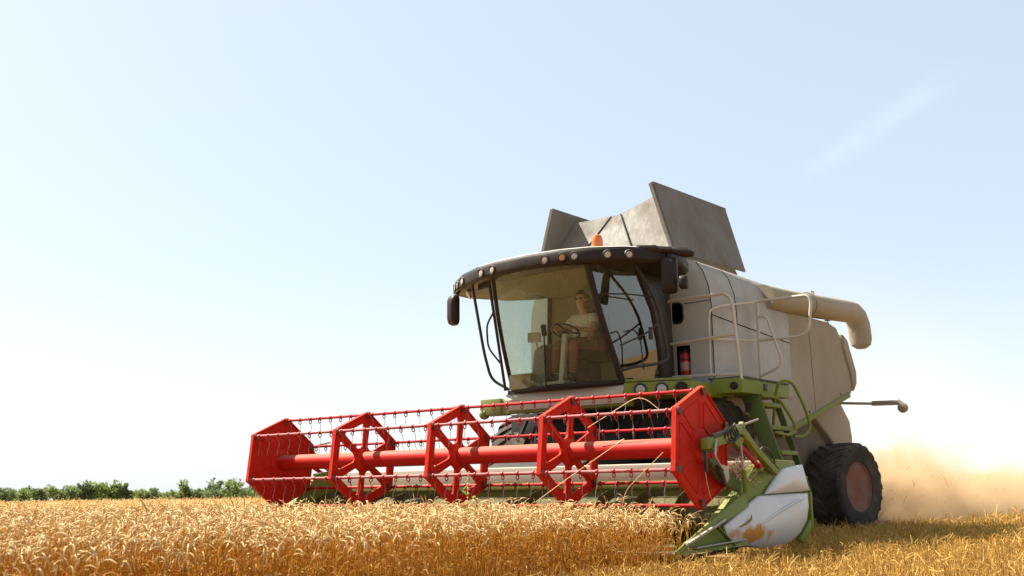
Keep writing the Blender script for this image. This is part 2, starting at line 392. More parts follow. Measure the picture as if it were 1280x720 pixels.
    def build(self, name, mats, parent=None, bevel=0.0, angle=35, segs=2, props=None):
        if not isinstance(mats, (list, tuple)): mats = [mats]
        org = Vector((0, 0, 0))
        if parent is not None: org = Vector(parent.get('_org', (0, 0, 0)))
        me = bpy.data.meshes.new(name)
        me.from_pydata([tuple(Vector(p) - org) for p in self.v], [], self.f)
        for mt in mats: me.materials.append(mt)
        me.polygons.foreach_set('material_index', self.m)
        bm = bmesh.new(); bm.from_mesh(me)
        bmesh.ops.recalc_face_normals(bm, faces=bm.faces[:])
        if bevel:
            ed = [e for e in bm.edges if len(e.link_faces) == 2 and e.calc_face_angle(0) > R(28)]
            bmesh.ops.bevel(bm, geom=ed, offset=bevel, segments=segs, profile=0.6, affect='EDGES', clamp_overlap=True)
        bm.to_mesh(me); bm.free()
        me.polygons.foreach_set('use_smooth', [True] * len(me.polygons))
        me.set_sharp_from_angle(angle=R(angle))
        ob = bpy.data.objects.new(name, me)
        COL.objects.link(ob)
        if parent is not None:
            ob.parent = parent; ob['_org'] = tuple(org)
        for k, v in (props or {}).items(): ob[k] = v
        return ob

def fillet(pts, r, k=5):
    P = [Vector(p) for p in pts]; out = [P[0]]
    for i in range(1, len(P) - 1):
        a, b, c = P[i - 1], P[i], P[i + 1]
        d1, d2 = (a - b), (c - b)
        q = min(r, d1.length * 0.48, d2.length * 0.48)
        p0, p2 = b + d1.normalized() * q, b + d2.normalized() * q
        for j in range(k + 1):
            t = j / k
            out.append(p0 * (1 - t) ** 2 + b * 2 * t * (1 - t) + p2 * t * t)
    out.append(P[-1]); return out

def round2d(pts, r, k=4):
    n = len(pts); out = []
    for i in range(n):
        a, b, c = (Vector(pts[i - 1]), Vector(pts[i]), Vector(pts[(i + 1) % n]))
        d1, d2 = a - b, c - b; q = min(r, d1.length * 0.45, d2.length * 0.45)
        p0, p2 = b + d1.normalized() * q, b + d2.normalized() * q
        for j in range(k + 1):
            t = j / k; p = p0 * (1 - t) ** 2 + b * 2 * t * (1 - t) + p2 * t * t
            out.append((p.x, p.y))
    return out

def thing(name, label, cat, loc=(0, 0, 0), group=None):
    o = bpy.data.objects.new(name, None); COL.objects.link(o)
    o.location = loc; o['_org'] = tuple(loc); o['label'] = label; o['category'] = cat
    o.empty_display_size = 0.3
    if group: o['group'] = group
    return o

def tag(o, label, cat, group=None):
    o['label'] = label; o['category'] = cat
    if group: o['group'] = group
    return o

def copy_part(src, parent, loc):
    c = src.copy(); COL.objects.link(c); c.parent = parent; c.location = loc
    return c

# ------------------------------------------------------------------ ground
def terrain(r):
    """Height of the field at distance r from the spot the picture was taken: level, then falling gently away."""
    return -0.013 * np.maximum(0.0, r - 44.0) * np.clip((r - 44.0) / 12.0, 0, 1)
def ground():
    rs = [0.0, 6, 12, 20, 30, 40, 46] + [float(v) for v in np.geomspace(52, 3500, 40)]; K = 96
    vs = [(CAM_POS.x, CAM_POS.y, 0)] + [(CAM_POS.x + r * math.cos(2 * math.pi * k / K), CAM_POS.y + r * math.sin(2 * math.pi * k / K), terrain(r)) for r in rs[1:] for k in range(K)]
    fs = [(0, 1 + k, 1 + (k + 1) % K) for k in range(K)]
    for i in range(len(rs) - 2):
        o = 1 + i * K
        fs += [(o + k, o + K + k, o + K + (k + 1) % K, o + (k + 1) % K) for k in range(K)]
    me = bpy.data.meshes.new('ground'); me.from_pydata(vs, [], fs)
    me.polygons.foreach_set('use_smooth', [True] * len(me.polygons))
    m, N, L, out = _nodes('dry straw littered soil')
    tc = N.new('ShaderNodeTexCoord'); b = N.new('ShaderNodeBsdfPrincipled'); b.inputs['Roughness'].default_value = 0.95
    n = N.new('ShaderNodeTexNoise'); n.inputs['Scale'].default_value = 6; n.inputs['Detail'].default_value = 12; n.inputs['Roughness'].default_value = 0.7
    n2 = N.new('ShaderNodeTexNoise'); n2.inputs['Scale'].default_value = 0.15; n2.inputs['Detail'].default_value = 6
    L.new(tc.outputs['Object'], n.inputs['Vector']); L.new(tc.outputs['Object'], n2.inputs['Vector'])
    rp = N.new('ShaderNodeValToRGB')
    rp.color_ramp.elements[0].position = 0.35; rp.color_ramp.elements[0].color = (0.085, 0.045, 0.016, 1)
    rp.color_ramp.elements[1].position = 0.65; rp.color_ramp.elements[1].color = (0.34, 0.20, 0.05, 1)
    mx = N.new('ShaderNodeMixRGB'); mx.blend_type = 'MULTIPLY'; mx.inputs['Fac'].default_value = 0.5
    L.new(n.outputs['Fac'], rp.inputs['Fac']); L.new(rp.outputs['Color'], mx.inputs['Color1']); L.new(n2.outputs['Color'], mx.inputs['Color2'])
    L.new(rp.outputs['Color'], b.inputs['Base Color'])
    bp = N.new('ShaderNodeBump'); bp.inputs['Distance'].default_value = 0.05
    L.new(n.outputs['Fac'], bp.inputs['Height']); L.new(bp.outputs['Normal'], b.inputs['Normal'])
    L.new(b.outputs[0], out.inputs['Surface'])
    me.materials.append(m)
    o = bpy.data.objects.new('ground', me); COL.objects.link(o); o['kind'] = 'structure'
ground()

# ------------------------------------------------------------------ the combine harvester
# x = direction of travel, y = the machine's left, z = up
H = thing('combine_harvester', 'dusty combine harvester with wide red reel and raised grey tank flaps cutting ripe wheat',
          'combine harvester', (-4.0, 0, 0))

# --- reel
HX, HZ, RL, RR, PH = 0.0, 1.099, 6.103, 0.55, R(6.52)
def hexv(j, r=RR):
    a = PH + math.pi / 2 - j * math.pi / 3
    return (r * math.cos(a), r * math.sin(a))
reel = MB()
reel.lathe([(0.0, -RL / 2), (0.095, -RL / 2), (0.095, RL / 2), (0.0, RL / 2)], (HX, 0, HZ), (0, 1, 0), 28)
reel = reel.build('reel', M['red_tube'], H)
hexo = [hexv(j, RR + 0.035) for j in range(6)]
def sector_hole(k, r_out, r_in, half):
    """Rounded opening between spokes k and k+1 of a reel spider."""
    a, b = Vector(hexv(k, r_out)), Vector(hexv(k + 1, r_out))
    d = (b - a).normalized(); mid = (a + b) / 2; n = mid.normalized()
    a2, b2 = a + d * half * 1.25, b - d * half * 1.25
    ia, ib = Vector(hexv(k, r_in)) + d * half, Vector(hexv(k + 1, r_in)) - d * half
    if (ib - ia).dot(d) < 0.02: ia = ib = (ia + ib) / 2; return round2d([tuple(a2), tuple(b2), tuple(ia)], 0.045)
    return round2d([tuple(a2), tuple(b2), tuple(ib), tuple(ia)], 0.045)
for k in range(5):
    y = -RL / 2 + RL * k / 4
    mb = MB()
    end = k in (0, 4)
    UX, UZ = Vector((1, 0, 0)), Vector((0, 0, 1))
    if end:
        s = 1 if k == 4 else -1
        mb.sheet(round2d(hexo, 0.03, 2), [], (HX, y - 0.008, HZ), UX, UZ, -0.016)
        # folded rim and pressed ribs
        for j in range(6):
            a, b = Vector(hexo[j]), Vector(hexo[(j + 1) % 6])
            mb.bar((HX + a.x, y, HZ + a.y), (HX + b.x, y, HZ + b.y), 0.05, 0.014, 0, upv=(a.x + b.x, 0, a.y + b.y))
            lp = sector_hole(j, RR * 0.88, 0.22, 0.045)
            for q in (s, -s):
                mb.tube([(HX + p[0], y + q * 0.010, HZ + p[1]) for p in lp], 0.0085, 6, 0, closed=True)
        mb.lathe([(0.0, -0.03), (0.15, -0.03), (0.17, -0.012), (0.17, 0.012), (0.15, 0.03), (0.0, 0.03)], (HX, y, HZ), (0, 1, 0), 28)
    else:
        holes = [sector_hole(j, RR * 0.86, 0.175, 0.046) for j in range(6)]
        mb.sheet(round2d(hexo, 0.03, 2), holes, (HX, y + 0.012, HZ), UX, UZ, 0.024)
        for j in range(6):
            a, b = Vector(hexo[j]), Vector(hexo[(j + 1) % 6])
            mb.bar((HX + a.x, y, HZ + a.y), (HX + b.x, y, HZ + b.y), 0.055, 0.012, 0, upv=(a.x + b.x, 0, a.y + b.y))
            # raised seam along every spoke and around every opening
            a = Vector(hexv(j, 0.12)); b = Vector(hexv(j, RR * 0.9))
            for q in (-1, 1):
                mb.bar((HX + a.x, y + q * 0.016, HZ + a.y), (HX + b.x, y + q * 0.016, HZ + b.y), 0.030, 0.014, 0, upv=(0, 1, 0))
            lp = sector_hole(j, RR * 0.875, 0.165, 0.036)
            for q in (0.012, -0.012): mb.tube([(HX + p[0], y + q, HZ + p[1]) for p in lp], 0.006, 5, 0, closed=True)
        mb.lathe([(0.10, -0.05), (0.125, -0.035), (0.145, -0.014), (0.145, 0.014), (0.125, 0.035), (0.10, 0.05)], (HX, y, HZ), (0, 1, 0), 28)
    for j in range(6):
        v = hexv(j)
        for q in (-1, 1):
            mb.lathe([(0.0, 0), (0.034, 0), (0.034, 0.022), (0.024, 0.03), (0.0, 0.03)], (HX + v[0], y + q * 0.016, HZ + v[1]), (0, q, 0), 10, 1)
        mb.box((HX + v[0] * 0.96, y + 0.034, HZ + v[1] * 0.96), (0.05, 0.02, 0.07), 1)
    mb.build('reel_plate', [M['red_plate'], M['dark_steel']], reel, bevel=0.002, segs=1)
for j in range(6):
    v = hexv(j)
    mb = MB()
    mb.tube([(HX + v[0], -RL / 2, HZ + v[1]), (HX + v[0], RL / 2, HZ + v[1])], 0.0165, 10)
    mb.build('tine_bar', M['worn_lit_bar' if j in (1, 2) else 'red'], reel)
# the tines: one shape, copied along the bars
def tine_mb(o=(0, 0, 0)):
    t = MB(); ox, oy, oz = o
    t.lathe([(0.0, -0.016), (0.020, -0.016), (0.025, -0.008), (0.025, 0.008), (0.020, 0.016), (0.0, 0.016)], (ox, oy, oz), (0, 1, 0), 10, 0)
    ring = [(ox + 0.002 + 0.021 * math.cos(a), oy, oz - 0.036 + 0.021 * math.sin(a)) for a in np.linspace(0, 2 * math.pi, 12, endpoint=False)]
    t.tube(ring, 0.006, 5, 0, closed=True)
    t.tube([(ox + 0.010, oy, oz - 0.05), (ox - 0.012, oy + 0.004, oz - 0.09), (ox - 0.004, oy + 0.01, oz - 0.14),
            (ox + 0.022, oy + 0.012, oz - 0.19), (ox + 0.016, oy + 0.012, oz - 0.25)], [0.0032, 0.0032, 0.003, 0.003, 0.0026], 5, 1)
    return t
spots = []
for j in range(6):
    v = hexv(j)
    for sec in range(4):
        for q in range(8):
            y = -RL / 2 + RL * sec / 4 + (q + 0.5) * RL / 32 + random.uniform(-0.012, 0.012)
            p = Vector((HX + v[0], y, HZ + v[1]))
            if p.z > 0.66:
                spots.append(((p - CAM_POS).length - (0.4 if j in (0, 1, 2) else 0), p))
spots.sort(key=lambda s: s[0])
base = tine_mb().build('reel_tine', [M['red_plastic'], M['wire']], None)
base.parent = reel
ORG = Vector(H.location)
for n, (d, p) in enumerate(spots[:98]):
    t = base if n == 0 else copy_part(base, reel, (0, 0, 0))
    t.location = p - ORG
    t.rotation_euler = (random.uniform(-0.08, 0.08), random.uniform(-0.22, 0.22), random.uniform(-0.3, 0.3))
rest = MB()
for d, p in spots[98:]:
    t = tine_mb(tuple(p)); rest.v += []
    for f, m in zip(t.f, t.m): rest.f.append([i + len(rest.v) for i in f]); rest.m.append(m)
    rest.v += t.v
rest.build('reel_tine', [M['red_plastic'], M['wire']], reel, props={'kind': 'stuff'})

# --- header (cutting table)
hd = MB()
hd.prism([(-0.98, 0, 0.975), (-1.06, 0, 0.985), (-1.07, 0, 0.80), (-0.98, 0, 0.80)], (0, 6.2, 0))
hd.v = [(x, y - 3.1, z) for x, y, z in hd.v]
header = hd.build('header', M['back_sheet'], H, bevel=0.008)
mb = MB(); mb.box((-1.04, 0, 0.50), (0.05, 6.16, 0.46)); mb.build('lower_back', M['olive'], header)  # separate darker sheet, shade below the pale band put into its colour
mb = MB(); mb.box((-1.0, 0, 0.755), (0.10, 6.16, 0.085)); mb.box((-1.05, 0, 0.62), (0.09, 6.16, 0.19))
mb.build('header_beam', M['green_dusty'], header, bevel=0.01)
mb = MB()
mb.prism([(0.25, -3.1, 0.12), (-0.2, -3.1, 0.13), (-0.55, -3.1, 0.16), (-0.9, -3.1, 0.27), (-1.0, -3.1, 0.45), (-1.0, -3.1, 0.40), (-0.9, -3.1, 0.22), (-0.5, -3.1, 0.10), (0.25, -3.1, 0.09)], (0, 6.2, 0))
mb.build('header_floor', M['olive'], header)
mb = MB(); mb.box((0.28, 0, 0.115), (0.09, 6.2, 0.02))
for i in range(81):
    y = -3.06 + i * 0.0765
    mb.hexa([(0.30, y - 0.02, 0.10), (0.42, y - 0.004, 0.11), (0.42, y + 0.004, 0.11), (0.30, y + 0.02, 0.10),
             (0.30, y - 0.02, 0.13), (0.42, y - 0.004, 0.118), (0.42, y + 0.004, 0.118), (0.30, y + 0.02, 0.13)])
mb.build('cutter_bar', M['steel'], header)
mb = MB()
mb.lathe([(0.0, -3.0), (0.19, -3.0), (0.19, 3.0), (0.0, 3.0)], (-0.66, 0, 0.44), (0, 1, 0), 24)
for sgn in (-1, 1):                                     # auger flighting, left and right hand
    K = 150; vs = []; fs = []
    for i in range(K + 1):
        a = sgn * i * 2 * math.pi * 5 / K; y = sgn * (0.55 + 2.4 * i / K)
        for r in (0.185, 0.27):
            vs.append((-0.66 + r * math.cos(a), y, 0.44 + r * math.sin(a)))
            vs.append((-0.66 + r * math.cos(a), y + 0.006, 0.44 + r * math.sin(a)))
    for i in range(K):
        o = i * 4; fs += [(o, o + 2, o + 6, o + 4), (o + 1, o + 5, o + 7, o + 3), (o + 2, o + 3, o + 7, o + 6)]
    mb.add(vs, fs)
mb.build('table_auger', M['olive'], header)

def header_side(s):
    """s = +1: the machine's left end (near the camera), -1: the right end."""
    Y = lambda y: s * y
    mb = MB()
    prof = [(0.30, 0.20), (0.02, 0.37), (-0.62, 0.70), (-1.00, 0.955), (-1.25, 1.0), (-1.95, 0.99), (-2.14, 0.62), (-2.22, 0.26), (-1.98, 0.17), (-0.95, 0.12)]
    prof = prof if s > 0 else [(0.34, 0.20), (0.02, 0.37), (-0.5, 0.80), (-0.62, 0.96), (-1.25, 1.05), (-1.25, 0.14), (-0.95, 0.12)]
    mb.prism([(x, Y(3.06), z) for x, z in prof], (0, Y(0.09), 0))
    sp = mb.build('end_wall', M['green'], header, bevel=0.012)
    # divider: upper beam to the tip, lower runner, brace, pale cap put in as the beam's highlight
    mb = MB()
    T = (0.82, Y(3.20), 0.16)
    for a, b, wa, wb, ha, hb in (((-0.62, Y(3.17), 0.60), T, 0.10, 0.03, 0.13, 0.03),
                                 ((-0.55, Y(3.20), 0.19), (0.74, Y(3.20), 0.155), 0.07, 0.03, 0.05, 0.03),
                                 ((0.02, Y(3.20), 0.36), (-0.28, Y(3.22), 0.18), 0.045, 0.045, 0.02, 0.02)):
        a, b = Vector(a), Vector(b); t = (b - a).normalized(); sd = Vector((0, 1, 0)); u = t.cross(sd)
        u = u if u.z > 0 else -u
        ps = []
        for e, w, h in ((a, wa, ha), (b, wb, hb)):
            ps += [e - sd * w / 2 - u * h / 2, e + sd * w / 2 - u * h / 2, e + sd * w * 0.2 + u * h / 2, e - sd * w * 0.2 + u * h / 2]
        mb.hexa(ps)
    # inner gathering sheet
    mb.prism([(-0.5, Y(3.10), 0.52), (0.55, Y(3.16), 0.22), (0.45, Y(3.16), 0.17), (-0.5, Y(3.10), 0.17)], (0, Y(0.02), 0))
    dv = mb.build('divider', M['green'], header, bevel=0.006)
    mb = MB()
    mb.bar((0.17, Y(3.215), 0.355), (0.62, Y(3.205), 0.235), 0.055, 0.018)
    mb.build('highlight_cap', M['back_sheet'], header, bevel=0.004)
    mb = MB(); mb.bar((0.66, Y(3.205), 0.215), (-0.08, Y(3.225), 0.42), 0.03, 0.022)
    mb.bar((-0.5, Y(3.21), 0.222), (0.50, Y(3.21), 0.19), 0.06, 0.014)
    mb.build('wear_strip', M['steel'], header, bevel=0.003)
    if s > 0:
        up_poly = [(-1.63, 3.165, 0.91), (-1.88, 3.165, 0.935), (-2.12, 3.165, 0.955), (-2.16, 3.175, 0.82), (-2.22, 3.19, 0.668), (-1.8, 3.19, 0.660), (-1.4, 3.19, 0.650), (-1.08, 3.19, 0.642), (-1.18, 3.187, 0.705), (-1.36, 3.178, 0.80)]
        mb = MB(); mb.dome(up_poly, (0.0, 1, 0.12), 0.075, 6)
        mb.build('upper_side_shield', M['shield'], header, angle=50)
        lo_poly = [(-0.93, 3.19, 0.628), (-1.5, 3.19, 0.640), (-2.16, 3.19, 0.648), (-2.17, 3.19, 0.50), (-2.10, 3.19, 0.36), (-1.90, 3.19, 0.23), (-1.64, 3.185, 0.145),
                   (-1.25, 3.185, 0.115), (-0.90, 3.185, 0.12), (-0.34, 3.185, 0.185), (-0.20, 3.185, 0.28), (-0.15, 3.185, 0.365), (-0.47, 3.188, 0.48)]
        mb = MB(); mb.dome(lo_poly, (0.0, 1, 0.05), 0.11, 7)
        # pressed swage line across the lower shield
        mb.tube([(-0.62, 3.272, 0.32), (-0.95, 3.292, 0.415), (-1.25, 3.296, 0.49), (-1.6, 3.29, 0.555), (-2.08, 3.215, 0.60)], [0.004, 0.011, 0.012, 0.010, 0.005], 6)
        mb.build('lower_side_shield', M['shield_stained'], header, angle=50)
        mb = MB()
        mb.tube([(-0.36, 3.238, 0.345), (-0.47, 3.258, 0.37), (-0.56, 3.268, 0.41), (-0.58, 3.268, 0.455)], [0.005, 0.011, 0.011, 0.004], 6)
        mb.build('pull_handle', M['rust'], header)
        mb = MB()
        for x, z, h in ((-2.22, 0.46, 0.40),):
            mb.box((x, 3.17, z), (0.05, 0.07, h)); mb.prism([(x + 0.03, 3.14, 0.36), (x - 0.02, 3.14, 0.30), (-1.98, 3.14, 0.12), (-1.86, 3.14, 0.16)], (0, 0.06, 0))
        mb.build('shield_frame', M['green'], header, bevel=0.006)
    return sp
header_side(1); header_side(-1)

# reel arms
def reel_arm(s):
    Y = lambda y: s * y
    mb = MB(); y = Y(3.20)
    mb.bar((0.20, y, 1.115), (-0.22, y, 1.185), 0.075, 0.10)
    path = [(-0.12, y, 1.185), (-0.35, y, 1.255), (-0.56, y, 1.27), (-0.70, y, 1.19), (-0.86, y, 1.09), (-1.32, y, 0.86)]
    for a, b in zip(path[:-1], path[1:]):
        mb.bar(a, b, 0.07, 0.085 if a[0] > -0.6 else 0.07)
    mb.prism([(-0.1, y - 0.02, 1.15), (-0.30, y - 0.02, 1.22), (-0.62, y - 0.02, 1.20), (-0.52, y - 0.02, 1.08), (-0.38, y - 0.02, 1.15)], (0, 0.04, 0))
    mb.bar((-0.55, y, 1.25), (-0.62, y, 1.34), 0.05, 0.06, upv=(1, 0, 0))
    mb.lathe([(0, -0.08), (0.06, -0.08), (0.06, 0.05), (0, 0.05)], (0.02, y - 0.03, 1.10), (0, 1, 0), 16)
    arm = mb.build('reel_arm', M['green'], H, bevel=0.008)
    mb = MB(); mb.tube([(-0.20, y, 1.245), (-0.62, y, 1.325)], 0.022, 10); mb.tube([(-0.55, y, 1.31), (-0.98, y, 1.395)], 0.012, 8, 1)
    mb.tube([(0.08, y + s * 0.02, 1.185), (-0.2, y + s * 0.02, 1.235)], 0.026, 10, 0)
    mb.build('hydraulic_cylinder', [M['dark_steel'], M['steel']], arm)
    mb = MB()
    for ph in range(3):
        c = Vector((-0.24 - 0.05 * ph, y + s * 0.05, 1.21 + 0.02 * ph))
        mb.tube([c + Vector((0.10 * math.cos(a) * (1 - 0.15 * ph), s * 0.02 * math.sin(2 * a), 0.075 * math.sin(a))) for a in np.linspace(0, 6.28, 18, endpoint=False)], 0.010, 6, closed=True)
    mb.tube(fillet([(-0.62, y, 1.34), (-0.70, y, 1.25), (-0.74, y, 1.12), (-1.05, y, 1.06), (-1.25, y, 0.98), (-1.4, y, 0.90)], 0.2), 0.013, 6)
    mb.tube(fillet([(-0.95, y, 1.0), (-1.02, y, 1.12), (-1.22, y, 1.10), (-1.34, y, 0.96)], 0.15), 0.011, 6)
    mb.build('hydraulic_hose', M['hose'], arm)
    mb = MB(); mb.tube(fillet([(0.02, y + 0.03, 1.165), (0.10, y + s * 0.06, 1.10), (0.12, y + s * 0.06, 1.0), (0.02, y + s * 0.05, 0.93), (-0.06, y + s * 0.05, 0.88)], 0.1), 0.014, 8)
    mb.build('grab_hook', M['steel'], arm)
    mb = MB(); mb.prism([(-0.02, y + s * 0.03, 0.93), (-0.16, y + s * 0.03, 0.91), (-0.17, y + s * 0.03, 0.80), (-0.12, y + s * 0.03, 0.76)], (0, s * 0.025, 0))
    mb.build('stop_plate', M['back_sheet'], arm, bevel=0.003)
    mb = MB(); mb.bar((0.00, y + s * 0.02, 0.92), (-0.11, y + s * 0.02, 0.77), 0.05, 0.035); mb.build('rubber_stop', M['black'], arm, bevel=0.004)
    mb = MB(); mb.bar((0.19, y, 1.06), (0.19, y, 0.86), 0.03, 0.03, upv=(1, 0, 0)); mb.build('drop_link', M['black'], arm, bevel=0.004)
    mb = MB(); mb.bar((-0.52, y, 1.13), (-0.92, y, 0.93), 0.03, 0.045); mb.lathe([(0, -0.03), (0.03, -0.03), (0.03, 0.03), (0, 0.03)], (-0.93, y, 0.925), (0, 1, 0), 10)
    mb.build('red_link', M['red'], arm, bevel=0.004)
    mb = MB(); mb.tube([(-0.50, y + s * 0.03, 1.12), (-0.53, y + s * 0.03, 0.86)], 0.012, 8, 1); mb.tube([(-0.53, y + s * 0.03, 0.88), (-0.56, y + s * 0.03, 0.66)], 0.026, 10)
    mb.build('lift_ram', [M['green'], M['back_sheet']], arm)
    mb = MB()
    mb.prism([(0.05, y - s * 0.06, 0.98), (-0.05, y - s * 0.06, 0.99), (-0.62, y - s * 0.06, 0.74), (-0.56, y - s * 0.06, 0.66), (-0.10, y - s * 0.06, 0.80)], (0, s * 0.03, 0))
    mb.build('arm_gusset', M['green_dark'], arm, bevel=0.004)
reel_arm(1); reel_arm(-1)

# --- feeder house and underbody
mb = MB()
mb.hexa([(-1.06, -0.72, 0.30), (-1.06, 0.72, 0.30), (-3.3, 0.72, 0.95), (-3.3, -0.72, 0.95), (-1.06, -0.72, 0.88), (-1.06, 0.72, 0.88), (-3.3, 0.72, 1.72), (-3.3, -0.72, 1.72)])
mb.build('feeder_house', M['void'], H, bevel=0.02)
mb = MB()
mb.box((-4.6, 0, 1.25), (2.9, 1.9, 0.95)); mb.box((-2.95, 0, 1.55), (0.5, 2.7, 0.42)); mb.box((-6.4, 0, 1.2), (1.5, 1.7, 0.7))  # the wide front box is a dark filler for the shaded cavity under the cab
for i in range(7): mb.tube([(-2.66, -1.2 + i * 0.37, 1.36 + 0.05 * (i % 2)), (-2.66, -1.0 + i * 0.37, 1.72)], 0.025, 6)
mb.lathe([(0, -1.7), (0.13, -1.7), (0.13, 1.7), (0, 1.7)], (-3.4, 0, 0.9), (0, 1, 0), 16)
mb.build('chassis', M['void'], H, bevel=0.01)

def wheel(c, rad, wid, rimr, steer, name, side, lugs=22):
    root = MB(); c = Vector(c)
    rot = Matrix.Rotation(steer, 3, 'Z')
    ax = rot @ Vector((0, side, 0))                      # outwards
    hw = wid / 2
    prof = [(rimr * 0.98, -hw * 0.72), (rimr * 1.05, -hw * 0.92), (rad * 0.80, -hw * 1.03), (rad * 0.90, -hw), (rad * 0.955, -hw * 0.90), (rad * 0.965, -hw * 0.5), (rad * 0.97, 0),
            (rad * 0.965, hw * 0.5), (rad * 0.955, hw * 0.90), (rad * 0.90, hw), (rad * 0.80, hw * 1.03), (rimr * 1.05, hw * 0.92), (rimr * 0.98, hw * 0.72)]
    root.lathe(prof, c, ax, 64)
    u = Vector((0, 0, 1)); w = ax.cross(u).normalized()
    for k in range(lugs):                                # chevron lugs, left and right staggered
        for sd in (-1, 1):
            a0 = 2 * math.pi * (k + (0.5 if sd > 0 else 0)) / lugs
            pts = []
            for tt, rr_ in ((0.02, 1.0), (0.55, 1.0), (0.92, 0.985), (1.05, 0.90)):
                a = a0 + sd * 0.0 - 0.30 * tt
                h = sd * hw * tt
                for da, rf in ((-0.052, 0.955), (-0.040, 1.0), (0.040, 1.0), (0.052, 0.955)):
                    r_ = rad * (rr_ if rf == 1.0 else min(rf, rr_ - 0.03))
                    pts.append(c + ax * h + (u * math.cos(a + da) + w * math.sin(a + da)) * r_)
            fs = []
            for q in range(3):
                for z in range(3):
                    fs.append((q * 4 + z, q * 4 + z + 1, q * 4 + 5 + z, q * 4 + 4 + z))
            fs += [(3, 2, 1, 0), (12, 13, 14, 15)]
            root.add(pts, fs)
    tyre = root.build(name, M['rubber'], H, angle=30)
    mb = MB()
    mb.lathe([(rimr, hw * 0.80), (rimr * 1.02, hw * 0.86), (rimr * 0.95, hw * 0.84), (rimr * 0.90, hw * 0.50), (rimr * 0.86, hw * 0.05), (rimr * 0.78, hw * -0.02), (rimr * 0.50, hw * 0.10), (rimr * 0.42, hw * 0.16), (rimr * 0.36, hw * 0.34), (rimr * 0.22, hw * 0.40), (0, hw * 0.40)], c, ax, 48)
    for k in range(10):
        a = 2 * math.pi * k / 10
        mb.lathe([(0, 0), (0.018, 0), (0.018, 0.03), (0, 0.03)], c + ax * hw * 0.06 + (u * math.cos(a) + w * math.sin(a)) * rimr * 0.56, ax, 6, 1)
    mb.build('rim', [M['rim'], M['dark_steel']], tyre)
for s in (1, -1): wheel((-3.4, s * 1.36, 0.92), 0.92, 0.66, 0.42, 0, 'front_wheel', s, 24)
wheel((-7.72, 1.50, 0.70), 0.70, 0.60, 0.38, R(-10), 'rear_wheel', 1)
wheel((-7.90, -1.42, 0.70), 0.70, 0.56, 0.37, R(-10), 'rear_wheel', -1)
mb = MB(); mb.box((-7.8, 0, 0.78), (0.28, 2.3, 0.26)); mb.box((-7.4, 0, 1.15), (1.4, 1.4, 0.5))
mb.build('rear_axle', M['chassis'], H, bevel=0.02)

# --- body: grain tank shell, side body, straw hood
XS = [(1.50, 2.02), (1.50, 3.12), (1.475, 3.36), (1.40, 3.58), (1.30, 3.71), (1.18, 3.78), (0.6, 3.80)]
sec = [(y, z) for y, z in XS] + [(-y, z) for y, z in reversed(XS)]
mb = MB(); mb.prism([(-3.42, y, z) for y, z in sec], (-2.48, 0, 0), cap0=False)
tank = mb.build('grain_tank', M['shell'], H, angle=25)
def rr2(cy, cz, w, h, r): return round2d([(cy - w / 2, cz - h / 2), (cy + w / 2, cz - h / 2), (cy + w / 2, cz + h / 2), (cy - w / 2, cz + h / 2)], r, 5)
hole_a = rr2(0.985, 3.045, 0.19, 0.28, 0.085); hole_b = rr2(1.055, 2.38, 0.21, 0.50, 0.07)
mb = MB(); mb.sheet(sec, [hole_a, hole_b], (-3.40, 0, 0), (0, 1, 0), (0, 0, 1), -0.022)
mb.build('tank_front_wall', M['white'], tank, bevel=0)
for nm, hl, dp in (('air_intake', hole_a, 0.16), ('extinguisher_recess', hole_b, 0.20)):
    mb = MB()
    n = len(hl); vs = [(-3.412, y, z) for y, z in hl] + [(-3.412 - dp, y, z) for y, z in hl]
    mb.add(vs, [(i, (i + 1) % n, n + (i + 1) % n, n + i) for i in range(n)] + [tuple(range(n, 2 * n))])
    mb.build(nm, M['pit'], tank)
mb = MB(); mb.tube([(-3.396, y, z) for y, z in hole_a], 0.012, 6, closed=True)
mb.build('intake_rim', M['dark_steel'], tank)
mb = MB(); cap = [(y, z) for y, z in hole_b if z > 2.55]
mb.prism([(-3.398, 0.955, 2.59), (-3.398, 1.155, 2.59), (-3.398, 1.12, 2.66), (-3.398, 0.99, 2.66)], (0.03, 0, 0))
mb.build('recess_hood', M['cowl'], tank, bevel=0.01)
# dark panel joints on the shell
for jt, r_ in (([(-3.402, 1.502, 2.05), (-3.402, 1.502, 3.12), (-3.402, 1.477, 3.36), (-3.402, 1.402, 3.58), (-3.402, 1.302, 3.712)], 0.007),
               ([(-4.15, 1.502, 2.95), (-4.15, 1.502, 3.12), (-4.15, 1.477, 3.36), (-4.15, 1.402, 3.58), (-4.15, 1.302, 3.71)], 0.006),
               ([(-3.42, 1.503, 2.97), (-5.88, 1.503, 2.84)], 0.007), ([(-3.398, 0.56, 3.16), (-3.398, 0.86, 3.165)], 0.005), ([(-3.398, 1.10, 3.165), (-3.398, 1.49, 3.17)], 0.005)):
    mb = MB(); mb.tube(jt, r_, 6); mb.build('panel_joint', M['void'], tank)

